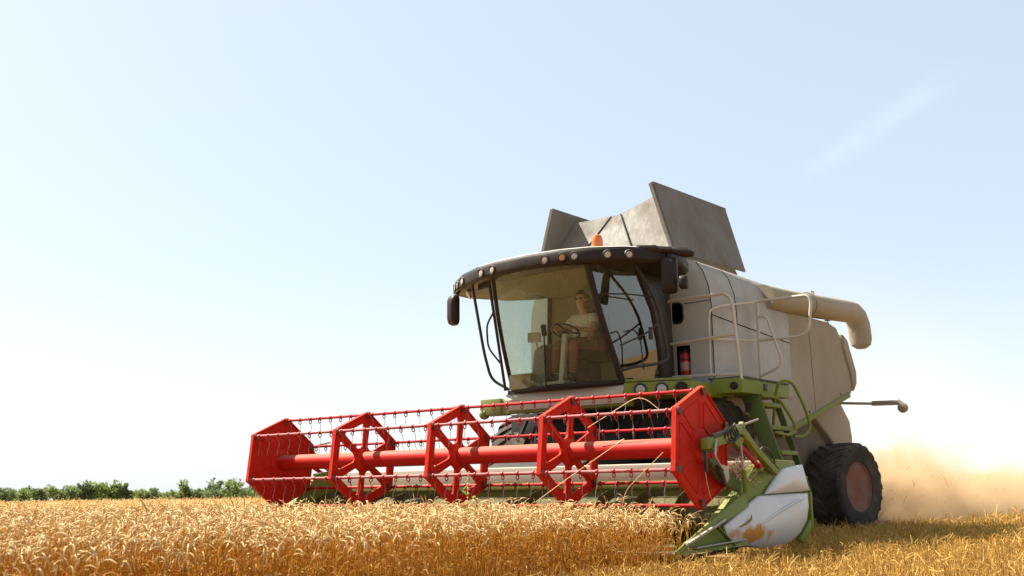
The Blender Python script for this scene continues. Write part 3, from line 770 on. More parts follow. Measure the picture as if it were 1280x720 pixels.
body_prof = [(-3.78, 1.84), (-4.5, 1.66), (-5.55, 1.42), (-8.30, 2.16), (-8.50, 2.34), (-8.55, 2.56), (-8.46, 2.85), (-8.26, 3.14), (-8.08, 3.16), (-7.92, 3.31), (-7.55, 3.36), (-5.92, 3.34), (-5.92, 3.28), (-3.78, 3.28)]
mb = MB(); mb.prism([(x, -1.478, z) for x, z in body_prof], (0, 2.956, 0))
side = mb.build('side_body', M['beige'], H, bevel=0.045, segs=3)
mb = MB(); mb.tube([(-6.72, 1.481, 3.30), (-6.80, 1.481, 1.80)], 0.004, 6); mb.build('panel_joint', M['chassis'], side)
for x_, z_ in ((-6.55, 1.84), (-7.9, 2.2)):
    mb = MB(); mb.lathe([(0, 0), (0.025, 0), (0.02, 0.012), (0, 0.014)], (x_, 1.476, z_), (0, 1, 0), 12); mb.build('latch', M['dark_steel'], side)
for s in (1, -1):
    mb = MB()
    mb.bar((-5.45, s * 1.488, 1.455), (-8.28, s * 1.488, 2.215), 0.03, 0.085)
    mb.build('lower_trim', M['green_dusty'], side, bevel=0.006)
mb = MB()
mb.prism([(-8.10, 1.40, 3.22), (-8.30, 1.40, 3.14), (-8.62, 1.40, 2.62), (-8.60, 1.40, 2.42), (-8.45, 1.40, 2.28), (-8.36, 1.40, 2.6), (-8.10, 1.40, 3.0)], (0, 0.115, 0))
mb.build('rear_corner_panel', M['beige'], side, bevel=0.03, segs=3)
mb = MB(); mb.tube([(-7.92, 1.33, 3.68), (-7.93, 1.33, 3.50)], 0.012, 6); mb.lathe([(0, -0.04), (0.05, -0.03), (0.05, 0.03), (0, 0.04)], (-7.93, 1.33, 3.47), (0, 0, 1), 10)
mb.tube([(-7.93 + 0.0, 1.33 + 0.02 * math.cos(a), 3.36 + 0.06 * math.sin(a)) for a in np.linspace(0, 6.28, 12, endpoint=False)], 0.01, 6, closed=True)
mb.build('tube_latch', M['dark_steel'], side)
mb = MB(); mb.box((-6.9, 0, 3.42), (1.7, 2.2, 0.14)); mb.build('engine_deck', M['beige'], side, bevel=0.04)
mb = MB(); mb.prism([(-7.35, -1.12, 1.90), (-8.55, -1.12, 2.22), (-9.05, -1.12, 1.82), (-9.12, -1.12, 1.52), (-9.0, -1.12, 1.20), (-8.75, -1.12, 1.15)], (0, 2.30, 0))
mb.build('straw_hood', M['beige'], H, bevel=0.04, segs=3)
mb = MB(); mb.prism([(-4.5, 1.06, 0.55), (-4.5, 1.06, 1.66), (-5.45, 1.06, 1.46), (-5.45, 1.06, 0.55)], (0, 0.06, 0))
mb.build('lower_side_panel', M['beige'], H, bevel=0.015)
mb = MB(); mb.prism([(-5.46, 1.02, 0.45), (-5.46, 1.02, 1.45), (-6.05, 1.02, 1.62), (-7.6, 1.02, 2.0), (-8.5, 1.02, 1.7), (-8.3, 1.02, 1.0), (-7.0, 1.02, 0.55)], (0, 0.05, 0))
mb.build('inner_panel', M['chassis'], H, bevel=0.015)

# grain tank flaps
def flap(name, pts, th, mat, bars=()):
    mb = MB(); n = (Vector(pts[1]) - Vector(pts[0])).cross(Vector(pts[3]) - Vector(pts[0])).normalized()
    mb.prism(pts, n * th)
    for a, b, w, h, u in bars: mb.bar(a, b, w, h, 0, u)
    return mb.build(name, mat, tank, bevel=0.004, segs=1)
flap('side_flap', [(-2.96, 1.22, 3.78), (-5.06, 1.22, 3.84), (-5.03, 0.96, 4.83), (-2.93, 0.95, 4.77)], 0.03, M['flap'],
     (((-2.95, 1.215, 3.79), (-2.92, 0.935, 4.78), 0.05, 0.06, (1, 0, 0)), ((-2.92, 0.955, 4.775), (-5.04, 0.965, 4.835), 0.05, 0.05, (0, 0, 1)), ((-3.78, 1.228, 3.86), (-3.76, 0.983, 4.78), 0.05, 0.006, (0, 1, 0.3))))
flap('side_flap', [(-2.96, -1.02, 3.72), (-5.06, -1.02, 3.80), (-5.03, -0.74, 4.72), (-2.93, -0.72, 4.69)], 0.03, M['flap'],
     (((-2.95, -1.015, 3.73), (-2.92, -0.71, 4.70), 0.05, 0.07, (1, 0, 0)), ((-2.92, -0.73, 4.695), (-5.04, -0.75, 4.725), 0.05, 0.05, (0, 0, 1))))
PK = (-3.46, 0.0, 4.57)
for pts in ([(-3.02, -1.0, 3.74), (-3.02, -0.49, 3.74), (PK[0], 0.0, PK[2] + 0.02), (-3.44, -0.66, 4.58)],
            [(-3.00, -0.49, 3.74), (-3.00, 0.62, 3.74), (PK[0] + 0.02, 0.14, PK[2] + 0.01), (PK[0] + 0.02, -0.03, PK[2] + 0.01)],
            [(-3.02, 0.61, 3.74), (-3.02, 1.15, 3.74), (-3.40, 0.93, 4.80), (PK[0], 0.12, 4.60)]):
    flap('front_flap', pts, 0.018, M['flap'])
for a, b in (((-2.975, -0.495, 3.76), (PK[0] + 0.045, -0.03, PK[2] + 0.01)), ((-2.975, 0.62, 3.76), (PK[0] + 0.045, 0.13, PK[2] + 0.02))):
    mb = MB(); mb.tube([a, b], 0.010, 6); mb.build('flap_seal', M['void'], tank)
flap('rear_flap', [(-5.0, 1.15, 3.76), (-5.0, -1.15, 3.76), (-4.8, -0.9, 4.6), (-4.8, 0.9, 4.6)], 0.02, M['flap'])

# unloading tube
mb = MB()
mb.tube([(-5.2, 1.42, 3.46), (-6.0, 1.44, 3.49), (-8.45, 1.48, 3.65), (-8.66, 1.485, 3.655), (-8.85, 1.487, 3.60), (-8.97, 1.489, 3.46), (-9.0, 1.49, 3.22), (-9.0, 1.49, 3.12), (-9.0, 1.49, 3.06)],
        [0.19, 0.19, 0.19, 0.19, 0.19, 0.19, 0.19, 0.165, 0.08], 24)
au = mb.build('unloading_tube', M['auger'], H)
mb = MB(); mb.lathe([(0.185, -0.03), (0.208, -0.03), (0.208, 0.03), (0.185, 0.03)], (-6.75, 1.452, 3.54), (-1, 0.016, 0.065), 24); mb.tube([(-7.0, 1.46, 3.75), (-7.0, 1.46, 3.80), (-7.08, 1.46, 3.80), (-7.08, 1.46, 3.75)], 0.012, 6)
mb.build('tube_collar', M['auger'], au)

# platform beside the cab
mb = MB()
mb.hexa([(-2.02, 0.96, 1.83), (-2.46, 1.66, 1.85), (-3.3, 1.66, 1.85), (-3.3, 0.96, 1.83), (-2.02, 0.96, 2.005), (-2.46, 1.66, 2.02), (-3.3, 1.66, 2.02), (-3.3, 0.96, 2.005)])
mb.hexa([(-3.04, 1.66, 1.885), (-3.10, 2.03, 1.885), (-4.55, 2.03, 1.895), (-4.55, 1.50, 1.895), (-3.04, 1.66, 2.075), (-3.10, 2.03, 2.075), (-4.55, 2.03, 2.075), (-4.55, 1.50, 2.075)])
mb.box((-3.3, 1.60, 1.95), (0.55, 0.18, 0.16))
plat = mb.build('platform', M['green'], H, bevel=0.012)
mb = MB(); mb.box((-3.82, 1.80, 2.085), (1.40, 0.50, 0.02)); mb.build('tread_plate', M['dark_steel'], plat)
mb = MB(); mb.bar((-2.05, 0.96, 2.03), (-2.49, 1.66, 2.045), 0.05, 0.03); mb.build('platform_lip', M['green_dusty'], plat, bevel=0.006)
fdir = Vector((0.7, 0.44, 0)).normalized(); tdir = Vector((-0.44, 0.70, 0)).normalized()
for k, (t, sc) in enumerate(((0.18, 1.0), (0.43, 1.0), (0.66, 1.0))):
    c = Vector((-2.03, 0.97, 1.915)) + tdir * t * 1.05 + Vector((0, 0, 0.004 * k))
    ax = Vector((0.84, 0.53, 0)).normalized()
    mb = MB(); mb.lathe([(0.085, -0.02), (0.085, 0.022), (0.072, 0.03), (0.066, 0.015), (0.05, -0.015), (0.0, -0.02)], c, ax, 24)
    mb.lathe([(0.0, 0.004), (0.062, 0.004), (0.058, 0.014), (0.03, 0.022), (0.0, 0.024)], c, ax, 20, 1); mb.build('headlamp', [M['dark_steel'], M['chrome' if k < 2 else 'brown_black']], plat)
mb = MB(); mb.lathe([(0.05, -0.01), (0.05, 0.02), (0.035, 0.045), (0, 0.05)], (-3.085, 1.93, 1.975), (1, 0.16, 0), 18); mb.build('marker_lamp', M['brown_black'], plat)
mb = MB(); mb.box((-3.78, 2.036, 1.99), (0.10, 0.02, 0.09)); mb.build('socket', M['black'], plat, bevel=0.01)
# the cross beam under the cab
mb = MB()
mb.box((-2.20, -0.1, 1.83), (0.20, 2.06, 0.20)); mb.box((-2.20, -1.22, 1.83), (0.24, 0.36, 0.22))
mb.lathe([(0, -0.06), (0.06, -0.05), (0.075, 0), (0.06, 0.05), (0, 0.06)], (-2.12, -1.36, 1.74), (0, 1, 0), 16)
cb = mb.build('cross_beam', M['green_dusty'], H, bevel=0.015)
mb = MB(); mb.prism([(-2.07, -0.93, 1.99), (-2.02, -0.93, 1.90), (-2.05, -0.93, 1.76), (-2.12, -0.93, 1.76), (-2.12, -0.93, 1.99)], (0, 1.88, 0))
mb.build('front_cowl', M['cowl'], cb, bevel=0.012)

# ladder and rails
mb = MB()
mb.hexa([(-3.52, 1.80, 1.87), (-3.52, 2.06, 1.87), (-3.56, 2.06, 1.87), (-3.56, 1.80, 1.87), (-3.46, 2.33, 0.66), (-3.46, 2.46, 0.66), (-3.50, 2.46, 0.66), (-3.50, 2.33, 0.66)])
mb.hexa([(-4.10, 1.96, 1.87), (-4.10, 2.05, 1.87), (-4.13, 2.05, 1.87), (-4.13, 1.96, 1.87), (-4.02, 2.38, 0.66), (-4.02, 2.46, 0.66), (-4.05, 2.46, 0.66), (-4.05, 2.38, 0.66)])
lad = mb.build('ladder', M['green_dark'], H, bevel=0.006)
for z in (1.76, 1.46, 1.14, 0.82):
    y = 2.05 + (1.87 - z) * 0.33
    mb = MB(); mb.box((-3.80, y - 0.08, z), (0.50, 0.20, 0.055)); mb.build('step', M['green'], lad, bevel=0.008)
mb = MB()
mb.tube(fillet([(-3.52, 2.10, 1.86), (-3.78, 2.2, 1.86), (-3.98, 2.3, 1.55), (-4.00, 2.33, 1.42), (-3.80, 2.30, 1.36), (-3.55, 2.28, 1.38)], 0.12), 0.020, 8)
mb.tube(fillet([(-4.0, 2.0, 1.40), (-3.92, 2.1, 1.9), (-3.85, 2.2, 2.08), (-4.02, 2.3, 2.07), (-4.24, 2.36, 1.75), (-4.36, 2.38, 1.48), (-4.25, 2.33, 1.36), (-3.98, 2.3, 1.35)], 0.12), 0.020, 8)
mb.build('ladder_rail', M['green'], lad)
mb = MB(); mb.box((-3.505, 1.90, 1.72), (0.02, 0.07, 0.12)); mb.build('ladder_lock', M['black'], lad, bevel=0.004)
def rail(paths, r=0.021):
    mb = MB()
    for p in paths: mb.tube(fillet(p, 0.13), r, 10)
    return mb.build('handrail', M['rail'], H)
X = -3.12
rail([[(X, 0.97, 2.09), (X, 0.95, 2.6), (X, 0.93, 3.07), (X, 1.0, 3.175), (X, 1.85, 3.175), (X, 1.94, 3.08), (X, 2.02, 2.05)],
      [(X, 0.95, 2.585), (X, 1.98, 2.635)], [(X, 0.98, 2.15), (X, 2.01, 2.125)]])
rail([[(-3.2, 1.55, 2.06), (-3.2, 1.56, 3.0), (-3.5, 1.60, 3.09), (-4.45, 1.63, 3.26)], [(-3.2, 1.555, 2.62), (-4.5, 1.62, 2.72)]], 0.014)
X = -4.55
mb = rail([[(X, 1.62, 2.06), (X, 1.63, 3.29)], [(X, 1.60, 3.285), (X, 2.36, 3.285), (X, 2.42, 3.20), (X, 2.36, 2.80), (X, 2.25, 2.73), (X, 1.63, 2.73)]])
rail([[(-4.48, 1.66, 3.05), (-4.48, 1.79, 3.05), (-4.48, 1.98, 2.42), (-4.48, 1.92, 2.32), (-4.48, 1.65, 2.22)]], 0.018)
# rear lamp arm
mb = MB(); mb.tube([(-8.45, 1.20, 2.10), (-8.6, 1.77, 2.065)], 0.024, 8)
mb.hexa([(-8.57, 1.74, 2.03), (-8.63, 1.74, 2.03), (-8.63, 2.20, 2.02), (-8.57, 2.20, 2.02), (-8.57, 1.74, 2.11), (-8.63, 1.74, 2.11), (-8.63, 2.20, 2.10), (-8.57, 2.20, 2.10)])
la = mb.build('lamp_arm', M['auger'], H, bevel=0.01)
mb = MB(); mb.lathe([(0, -0.05), (0.075, -0.05), (0.085, 0), (0.075, 0.05), (0, 0.06)], (-8.60, 2.245, 1.97), (1, 0, 0), 18); mb.tube([(-8.6, 2.17, 2.08), (-8.6, 2.24, 2.02)], 0.045, 8)
mb.build('tail_lamp', M['auger'], la)

# ------------------------------------------------------------------ cab (still part of the harvester)
ZF, ZT = 2.02, 3.48
def ws(t, s):
    """Point of the windscreen: t across (-1..1), s up (0..1)."""
    b = Vector((-2.08 + 0.17 * (1 - t * t), 0.865 * t + 0.045, ZF)); c = Vector((-1.52 + 0.17 * (1 - t * t), 0.745 * t + 0.045, ZT))
    p = b.lerp(c, s); p.x += 0.05 * math.sin(math.pi * s); return p
AB = lambda s: (ws(1, 0), ws(1, 1)) if s > 0 else (ws(-1, 0), ws(-1, 1))
def bpil(u, s): # rear edge of a side window, u up
    if s < 0: return Vector((-3.20 + 0.02 * u, -1.04 + 0.06 * u, 2.03 + 1.45 * u))
    q = [(-2.72, 1.10, 2.03), (-2.64, 1.13, 2.45), (-2.50, 1.13, 2.95), (-2.22, 1.07, 3.48)]
    k = min(int(u * 3), 2); f = u * 3 - k
    p = Vector(q[k]).lerp(Vector(q[k + 1]), f); p.y *= s; return p
mb = MB()
mb.prism([(-2.06, 0.90, 1.98), (-2.74, 1.08, 1.98), (-3.22, 1.02, 1.98), (-3.22, -1.02, 1.98), (-2.74, -1.08, 1.98), (-2.06, -0.90, 1.98), (-1.92, 0, 1.98)], (0, 0, 0.05))
for s in (1, -1):
    path = [ws(s, k / 8) for k in range(9)]
    mb.tube(path, 0.043 if s > 0 else 0.028, 10)
    path = [bpil(k / 9, s) for k in range(10)]
    mb.tube(path, 0.034, 10)
    mb.bar(ws(s, 0), bpil(0, s), 0.05, 0.06)
mb.tube([ws(-1 + k / 8, 0) for k in range(17)], 0.028, 10)
cab = mb.build('cab', M['brown_black'], H)
mb = MB(); mb.prism([tuple(bpil(0, 1)), tuple(bpil(0.33, 1)), tuple(bpil(0.66, 1)), tuple(bpil(1, 1)), (-3.2, 1.0, 3.48), (-3.22, 1.02, 2.03)], (0, -0.04, 0))
mb.build('rear_side_panel', M['black'], cab, bevel=0.006)
mb = MB(); mb.box((-3.215, 0, 2.75), (0.04, 2.0, 1.46)); mb.box((-2.45, 0, 3.455), (1.6, 1.75, 0.03))
mb.build('cab_lining', M['lining'], cab)
def grid(fn, nu, nv):
    mb = MB(); vs = [fn(i / nu, j / nv) for j in range(nv + 1) for i in range(nu + 1)]
    mb.add(vs, [(j * (nu + 1) + i, j * (nu + 1) + i + 1, (j + 1) * (nu + 1) + i + 1, (j + 1) * (nu + 1) + i) for j in range(nv) for i in range(nu)])
    return mb
grid(lambda a, b: ws((a * 2 - 1) * 0.985, 0.01 + b * 0.98), 16, 10).build('windscreen', M['glass'], cab, angle=60)
for s, m in ((1, 'side_glass'), (-1, 'far_glass')):
    grid(lambda a, b: ws(s, 0.01 + 0.98 * b).lerp(bpil(0.01 + 0.98 * b, s), a) + Vector((0, s * 0.008 * math.sin(math.pi * a), 0)), 8, 10).build('side_window', M[m], cab, angle=60)
mb = MB(); mb.prism([(-2.34, 1.15, 2.56), (-2.40, 1.155, 2.56), (-2.40, 1.155, 2.72), (-2.34, 1.15, 2.72)], (0, 0.03, 0)); mb.build('door_handle', M['black'], cab, bevel=0.008)

# roof
half = [(-1.30, 0.0), (-1.33, 0.50), (-1.42, 0.90), (-1.62, 1.28), (-2.02, 1.66), (-2.34, 1.68), (-2.9, 1.46), (-3.2, 1.20), (-3.26, 0.0)]
outl = half + [(x + (0.10 if y > 1.5 else 0.0), -y * (1.055 if y > 1.2 else 1.0)) for x, y in reversed(half[1:-1])]
def droop(x, y): return -0.05 * (abs(y) / 1.68) ** 2 + 0.03 * (-1.3 - x) / 1.9
def ring(scale, z, dx=0.0):
    cx = -2.25
    return [(cx + (x - cx) * scale + dx, y * scale, z + droop(x, y)) for x, y in outl]
def loft(rings, capb=True, capt=True):
    mb = MB(); n = len(rings[0]); vs = [p for r in rings for p in r]
    fs = [(k * n + i, k * n + (i + 1) % n, (k + 1) * n + (i + 1) % n, (k + 1) * n + i) for k in range(len(rings) - 1) for i in range(n)]
    if capb: fs.append(tuple(range(n - 1, -1, -1)))
    if capt: fs.append(tuple(range((len(rings) - 1) * n, len(rings) * n)))
    return mb.add(vs, fs)
roof = loft([ring(0.93, 3.46), ring(0.975, 3.46), ring(1.0, 3.50), ring(1.0, 3.60), ring(0.985, 3.645)]).build('cab_roof', M['brown_black'], H, bevel=0.01, angle=30)
loft([ring(0.985, 3.648), ring(0.965, 3.660), ring(0.80, 3.69), ring(0.45, 3.705), ring(0.1, 3.71)], capb=False).build('roof_skin', M['roof_top'], roof, angle=60)
def fascia(y):
    sg = 1 if y >= 0 else -1; y = abs(y)
    hl_ = half if sg > 0 else [(x + (0.10 if v > 1.5 else 0.0), v * (1.055 if v > 1.2 else 1.0)) for x, v in half]
    for (x0, y0), (x1, y1) in zip(hl_[:5], hl_[1:5]):
        if y0 <= y <= y1:
            f = (y - y0) / (y1 - y0); n = Vector((y1 - y0, -(x1 - x0), 0)).normalized(); n.y *= sg
            return Vector((x0 + (x1 - x0) * f, sg * y, 0)), n
for y, mt in ((-1.64, 'lamp'), (-1.50, 'lamp'), (-1.30, 'lamp'), (-0.80, 'lamp'), (-0.57, 'lamp'), (0.30, 'lamp'), (0.55, 'amber_dull'), (0.71, 'lamp'), (1.10, 'lamp'), (1.32, 'lamp')):
    if mt == 'amber_dull' and mt not in M: M[mt] = paint('dull amber lens', (0.50, 0.22, 0.07), 0.2, dust=0.2, dust_col=(0.45, 0.28, 0.14), scale=9, top_dust=0.1, bump=0)
    p, n = fascia(y); p = p + Vector((0, 0, 3.545 + droop(p.x, p.y))) + n * 0.004
    mb = MB(); mb.lathe([(0.062, -0.03), (0.062, 0.004), (0.054, 0.016), (0.046, 0.014), (0.044, 0.000), (0, 0.0)], p, n, 20)
    mb.lathe([(0, 0.001), (0.043, 0.001), (0.038, 0.009), (0.02, 0.012), (0, 0.013)], p, n, 18, 1); mb.build('roof_lamp', [M['black'], M[mt]], roof)
mb = MB(); mb.lathe([(0.0, 0), (0.085, 0), (0.085, 0.03), (0.0, 0.03)], (-1.76, 0.80, 3.665), (0, 0, 1), 20)
mb.lathe([(0.0, 0.03), (0.070, 0.03), (0.072, 0.10), (0.068, 0.145), (0.054, 0.185), (0.03, 0.20), (0, 0.204)], (-1.76, 0.80, 3.665), (0, 0, 1), 24, 1); mb.build('beacon', [M['black'], M['amber']], roof)
mb = MB(); mb.prism([(-2.0, -0.72, 3.66), (-1.95, -0.72, 3.82), (-2.5, -0.72, 3.92), (-2.6, -0.72, 3.66)], (0, 0.34, 0)); mb.build('roof_vent', M['flap'], roof, bevel=0.03)
mb = MB(); mb.lathe([(0, -0.03), (0.075, -0.02), (0.085, 0.02), (0, 0.04)], (-1.85, -1.40, 3.40), (0.6, -0.6, -0.4), 14); mb.tube([(-1.85, -1.40, 3.46), (-1.86, -1.38, 3.40)], 0.03, 8)
mb.build('side_lamp', M['lamp'], roof)

# mirrors
mb = MB()
mb.tube([(-1.80, 1.34, 3.60), (-1.93, 1.55, 3.60)], [0.055, 0.05], 10); mb.tube([(-1.93, 1.53, 3.60), (-2.02, 1.78, 3.565)], 0.042, 10); mb.tube([(-2.00, 1.74, 3.57), (-2.03, 1.90, 3.52), (-2.04, 2.0, 3.49)], [0.05, 0.068, 0.03], 12)
mb.tube([(-2.0, 1.70, 3.58), (-2.0, 1.68, 3.46)], 0.028, 8); 
ma = mb.build('mirror_arm', M['brown_black'], cab)
def mirror(c, w, h, ax):
    loop = rr2(0, 0, w, h, w * 0.33); ax = Vector(ax).normalized(); sd = Vector((-ax.y, ax.x, 0)); c = Vector(c)
    mb = MB()
    rings = [(0.90, -0.012), (1.0, 0.0), (1.0, 0.03), (0.93, 0.075), (0.7, 0.10), (0.3, 0.11)]
    n = len(loop); vs = [c + (sd * a + Vector((0, 0, b))) * k + ax * d for k, d in rings for a, b in loop]
    fs = [(k * n + i, k * n + (i + 1) % n, (k + 1) * n + (i + 1) % n, (k + 1) * n + i) for k in range(len(rings) - 1) for i in range(n)]
    fs += [tuple(range(n - 1, -1, -1)), tuple(range((len(rings) - 1) * n, len(rings) * n))]
    mb.add(vs, fs); o = mb.build('mirror', M['brown_black'], cab, angle=50)
    mb = MB(); mb.add([c + (sd * a + Vector((0, 0, b))) * 0.86 - ax * 0.0145 for a, b in loop], [tuple(range(n))]); mb.build('mirror_glass', M['mirror'], o)
mirror((-2.02, 1.67, 3.265), 0.205, 0.46, (1, 0.30, 0.02)); mirror((-2.02, 1.865, 3.15), 0.105, 0.165, (1, 0.25, 0))
mirror((-1.80, -1.60, 3.18), 0.20, 0.43, (1, -0.35, 0))
mb = MB(); mb.tube([(-1.80, -1.38, 3.47), (-1.80, -1.55, 3.44), (-1.80, -1.60, 3.36)], 0.03, 8); mb.build('mirror_arm', M['brown_black'], cab)
mb = MB(); mb.hexa([(-1.68, -1.10, 3.38), (-1.60, -0.86, 3.38), (-1.64, -0.86, 3.38), (-1.72, -1.10, 3.38), (-1.68, -1.10, 3.52), (-1.60, -0.86, 3.53), (-1.64, -0.86, 3.53), (-1.72, -1.10, 3.52)])
mb.build('wide_mirror', M['brown_black'], cab, bevel=0.012)
# guard rails round the cab
mb = MB()
mb.tube(fillet([(-1.62, -1.15, 3.47), (-1.92, -1.19, 2.55), (-2.04, -1.17, 2.20), (-2.12, -0.92, 2.05)], 0.12), 0.020, 8)
mb.tube([(-1.60, -0.84, 3.48), (-2.10, -0.97, 2.04)], 0.020, 8)
mb.tube(fillet([(-1.74, -0.88, 3.06), (-1.84, -1.08, 2.92), (-1.93, -1.13, 2.62), (-2.0, -0.95, 2.38)], 0.1), 0.014, 8)
mb.build('guard_rail', M['black'], cab)
mb = MB()
mb.tube(fillet([(-1.85, 1.26, 3.47), (-2.21, 1.30, 3.13), (-2.39, 1.30, 2.85), (-2.52, 1.30, 2.50), (-2.57, 1.30, 2.33), (-2.38, 1.29, 2.25), (-1.95, 1.14, 2.18), (-1.88, 1.0, 2.14)], 0.12), 0.020, 8)
mb.tube([(-1.66, 0.93, 3.08), (-1.95, 1.13, 3.09), (-2.28, 1.27, 3.08)], 0.010, 6)
mb.tube(fillet([(-1.87, 1.02, 2.45), (-2.15, 1.22, 2.60), (-2.40, 1.29, 2.78)], 0.1), 0.012, 6)
mb.tube(fillet([(-1.92, 1.04, 2.62), (-2.04, 1.14, 2.66), (-2.12, 1.17, 2.5), (-2.16, 1.17, 2.16)], 0.06), 0.010, 6)
mb.build('door_rail', M['black'], cab)
O = Vector((0.045, 0, 0))
mb = MB(); mb.tube([ws(-0.20, -0.01) + O, ws(-0.06, 0.25) + O, ws(0.06, 0.47) + O], [0.012, 0.009, 0.009], 6)
mb.bar(ws(-0.19, 0.02) + O * 0.6, ws(0.055, 0.49) + O * 0.6, 0.012, 0.03)
mb.bar(ws(0.045, 0.42) + O, ws(0.065, 0.51) + O, 0.055, 0.04)
mb.build('wiper', M['black'], cab)
# inside
mb = MB(); mb.box((-2.80, -0.16, 2.49), (0.52, 0.54, 0.14)); mb.box((-2.80, -0.16, 2.24), (0.36, 0.36, 0.40))
mb.hexa([(-3.05, -0.42, 2.54), (-3.05, 0.10, 2.54), (-3.17, 0.10, 2.54), (-3.17, -0.42, 2.54), (-3.06, -0.38, 3.12), (-3.06, 0.06, 3.12), (-3.16, 0.06, 3.12), (-3.16, -0.38, 3.12)])
mb.hexa([(-3.05, -0.30, 3.15), (-3.05, -0.02, 3.15), (-3.15, -0.02, 3.15), (-3.15, -0.30, 3.15), (-3.05, -0.28, 3.34), (-3.05, -0.04, 3.34), (-3.14, -0.04, 3.34), (-3.14, -0.28, 3.34)])
mb.build('seat', M['seat'], cab, bevel=0.035, segs=3)
mb = MB(); mb.hexa([(-2.62, 0.50, 2.05), (-2.62, 0.92, 2.05), (-3.12, 0.95, 2.05), (-3.12, 0.50, 2.05), (-2.66, 0.55, 2.55), (-2.66, 0.88, 2.55), (-3.10, 0.90, 3.32), (-3.10, 0.55, 3.32)])
mb.build('rear_locker', M['void'], cab, bevel=0.05, segs=3)
mb = MB(); mb.bar((-2.16, -0.08, 2.03), (-2.36, -0.14, 2.76), 0.075, 0.07, upv=(1, 0, 0)); mb.box((-2.10, -0.06, 2.06), (0.30, 0.34, 0.07))
mb.build('steering_column', M['column'], cab, bevel=0.02)
wc = Vector((-2.38, -0.15, 2.80)); wax = Vector((-0.42, 0, 0.9)).normalized(); wu = Vector((0, 1, 0)); wv = wax.cross(wu)
mb = MB(); mb.tube([wc + (wu * math.cos(t) + wv * math.sin(t)) * 0.19 for t in np.linspace(0, 2 * math.pi, 28, endpoint=False)], 0.015, 8, closed=True)
for t in (0.5, 2.6, 4.7): mb.bar(wc, wc + (wu * math.cos(t) + wv * math.sin(t)) * 0.19, 0.03, 0.015, upv=wax)
mb.lathe([(0, -0.03), (0.05, -0.03), (0.045, 0.02), (0, 0.025)], wc, wax, 16)
mb.build('steering_wheel', M['black'], cab)
mb = MB(); mb.hexa([(-2.18, -0.62, 2.04), (-2.18, -0.34, 2.04), (-2.55, -0.34, 2.04), (-2.55, -0.62, 2.04), (-2.24, -0.58, 2.58), (-2.24, -0.40, 2.58), (-2.42, -0.40, 2.66), (-2.42, -0.58, 2.66)])
mb.box((-2.80, -0.60, 2.62), (0.55, 0.20, 0.12))
mb.build('side_console', M['console'], cab, bevel=0.03)
mb = MB(); mb.box((-2.22, -0.56, 2.74), (0.06, 0.17, 0.13), rot=Matrix.Rotation(0.35, 3, 'Z')); mb.tube([(-2.25, -0.53, 2.60), (-2.23, -0.55, 2.70)], 0.014, 8)
mb.build('monitor', M['column'], cab, bevel=0.012)
mb = MB(); mb.box((-2.02, -0.62, 2.13), (0.12, 0.36, 0.20)); mb.build('document_box', M['lining'], cab, bevel=0.01)
mb = MB(); mb.box((-1.72, 0.73, 3.36), (0.03, 0.16, 0.13)); mb.build('sun_visor', M['black'], cab, bevel=0.01)

# ------------------------------------------------------------------ fire extinguisher in its recess
E0 = Vector((-3.455, 1.055, 2.16))
X_ = thing('fire_extinguisher', 'red fire extinguisher standing in the dark recess behind the cab', 'fire extinguisher', E0)
mb = MB(); mb.lathe([(0.0, 0), (0.066, 0.0), (0.072, 0.012), (0.072, 0.285), (0.062, 0.325), (0.028, 0.35), (0.022, 0.36), (0, 0.36)], E0, (0, 0, 1), 24); mb.build('cylinder', M['ext_red'], X_)
mb = MB(); mb.lathe([(0.0725, 0.10), (0.0735, 0.102), (0.0735, 0.21), (0.0725, 0.212)], E0, (0, 0, 1), 24); mb.build('label', M['ext_label'], X_)
mb = MB(); mb.lathe([(0, 0.36), (0.02, 0.36), (0.02, 0.40), (0, 0.40)], E0, (0, 0, 1), 12); mb.bar(E0 + Vector((0, -0.01, 0.405)), E0 + Vector((0.01, 0.075, 0.44)), 0.022, 0.01); mb.bar(E0 + Vector((0, -0.01, 0.385)), E0 + Vector((0.01, 0.075, 0.385)), 0.022, 0.01)
mb.tube(fillet([E0 + Vector((0.01, -0.02, 0.38)), E0 + Vector((0.04, -0.08, 0.34)), E0 + Vector((0.03, -0.082, 0.12))], 0.05), 0.009, 6); mb.build('valve', M['black'], X_)
mb = MB(); mb.lathe([(0.0735, 0.0), (0.0755, 0.0), (0.0755, 0.018), (0.0735, 0.018)], E0 + Vector((0, 0, 0.235)), (0, 0, 1), 24); mb.build('strap', M['black'], X_)

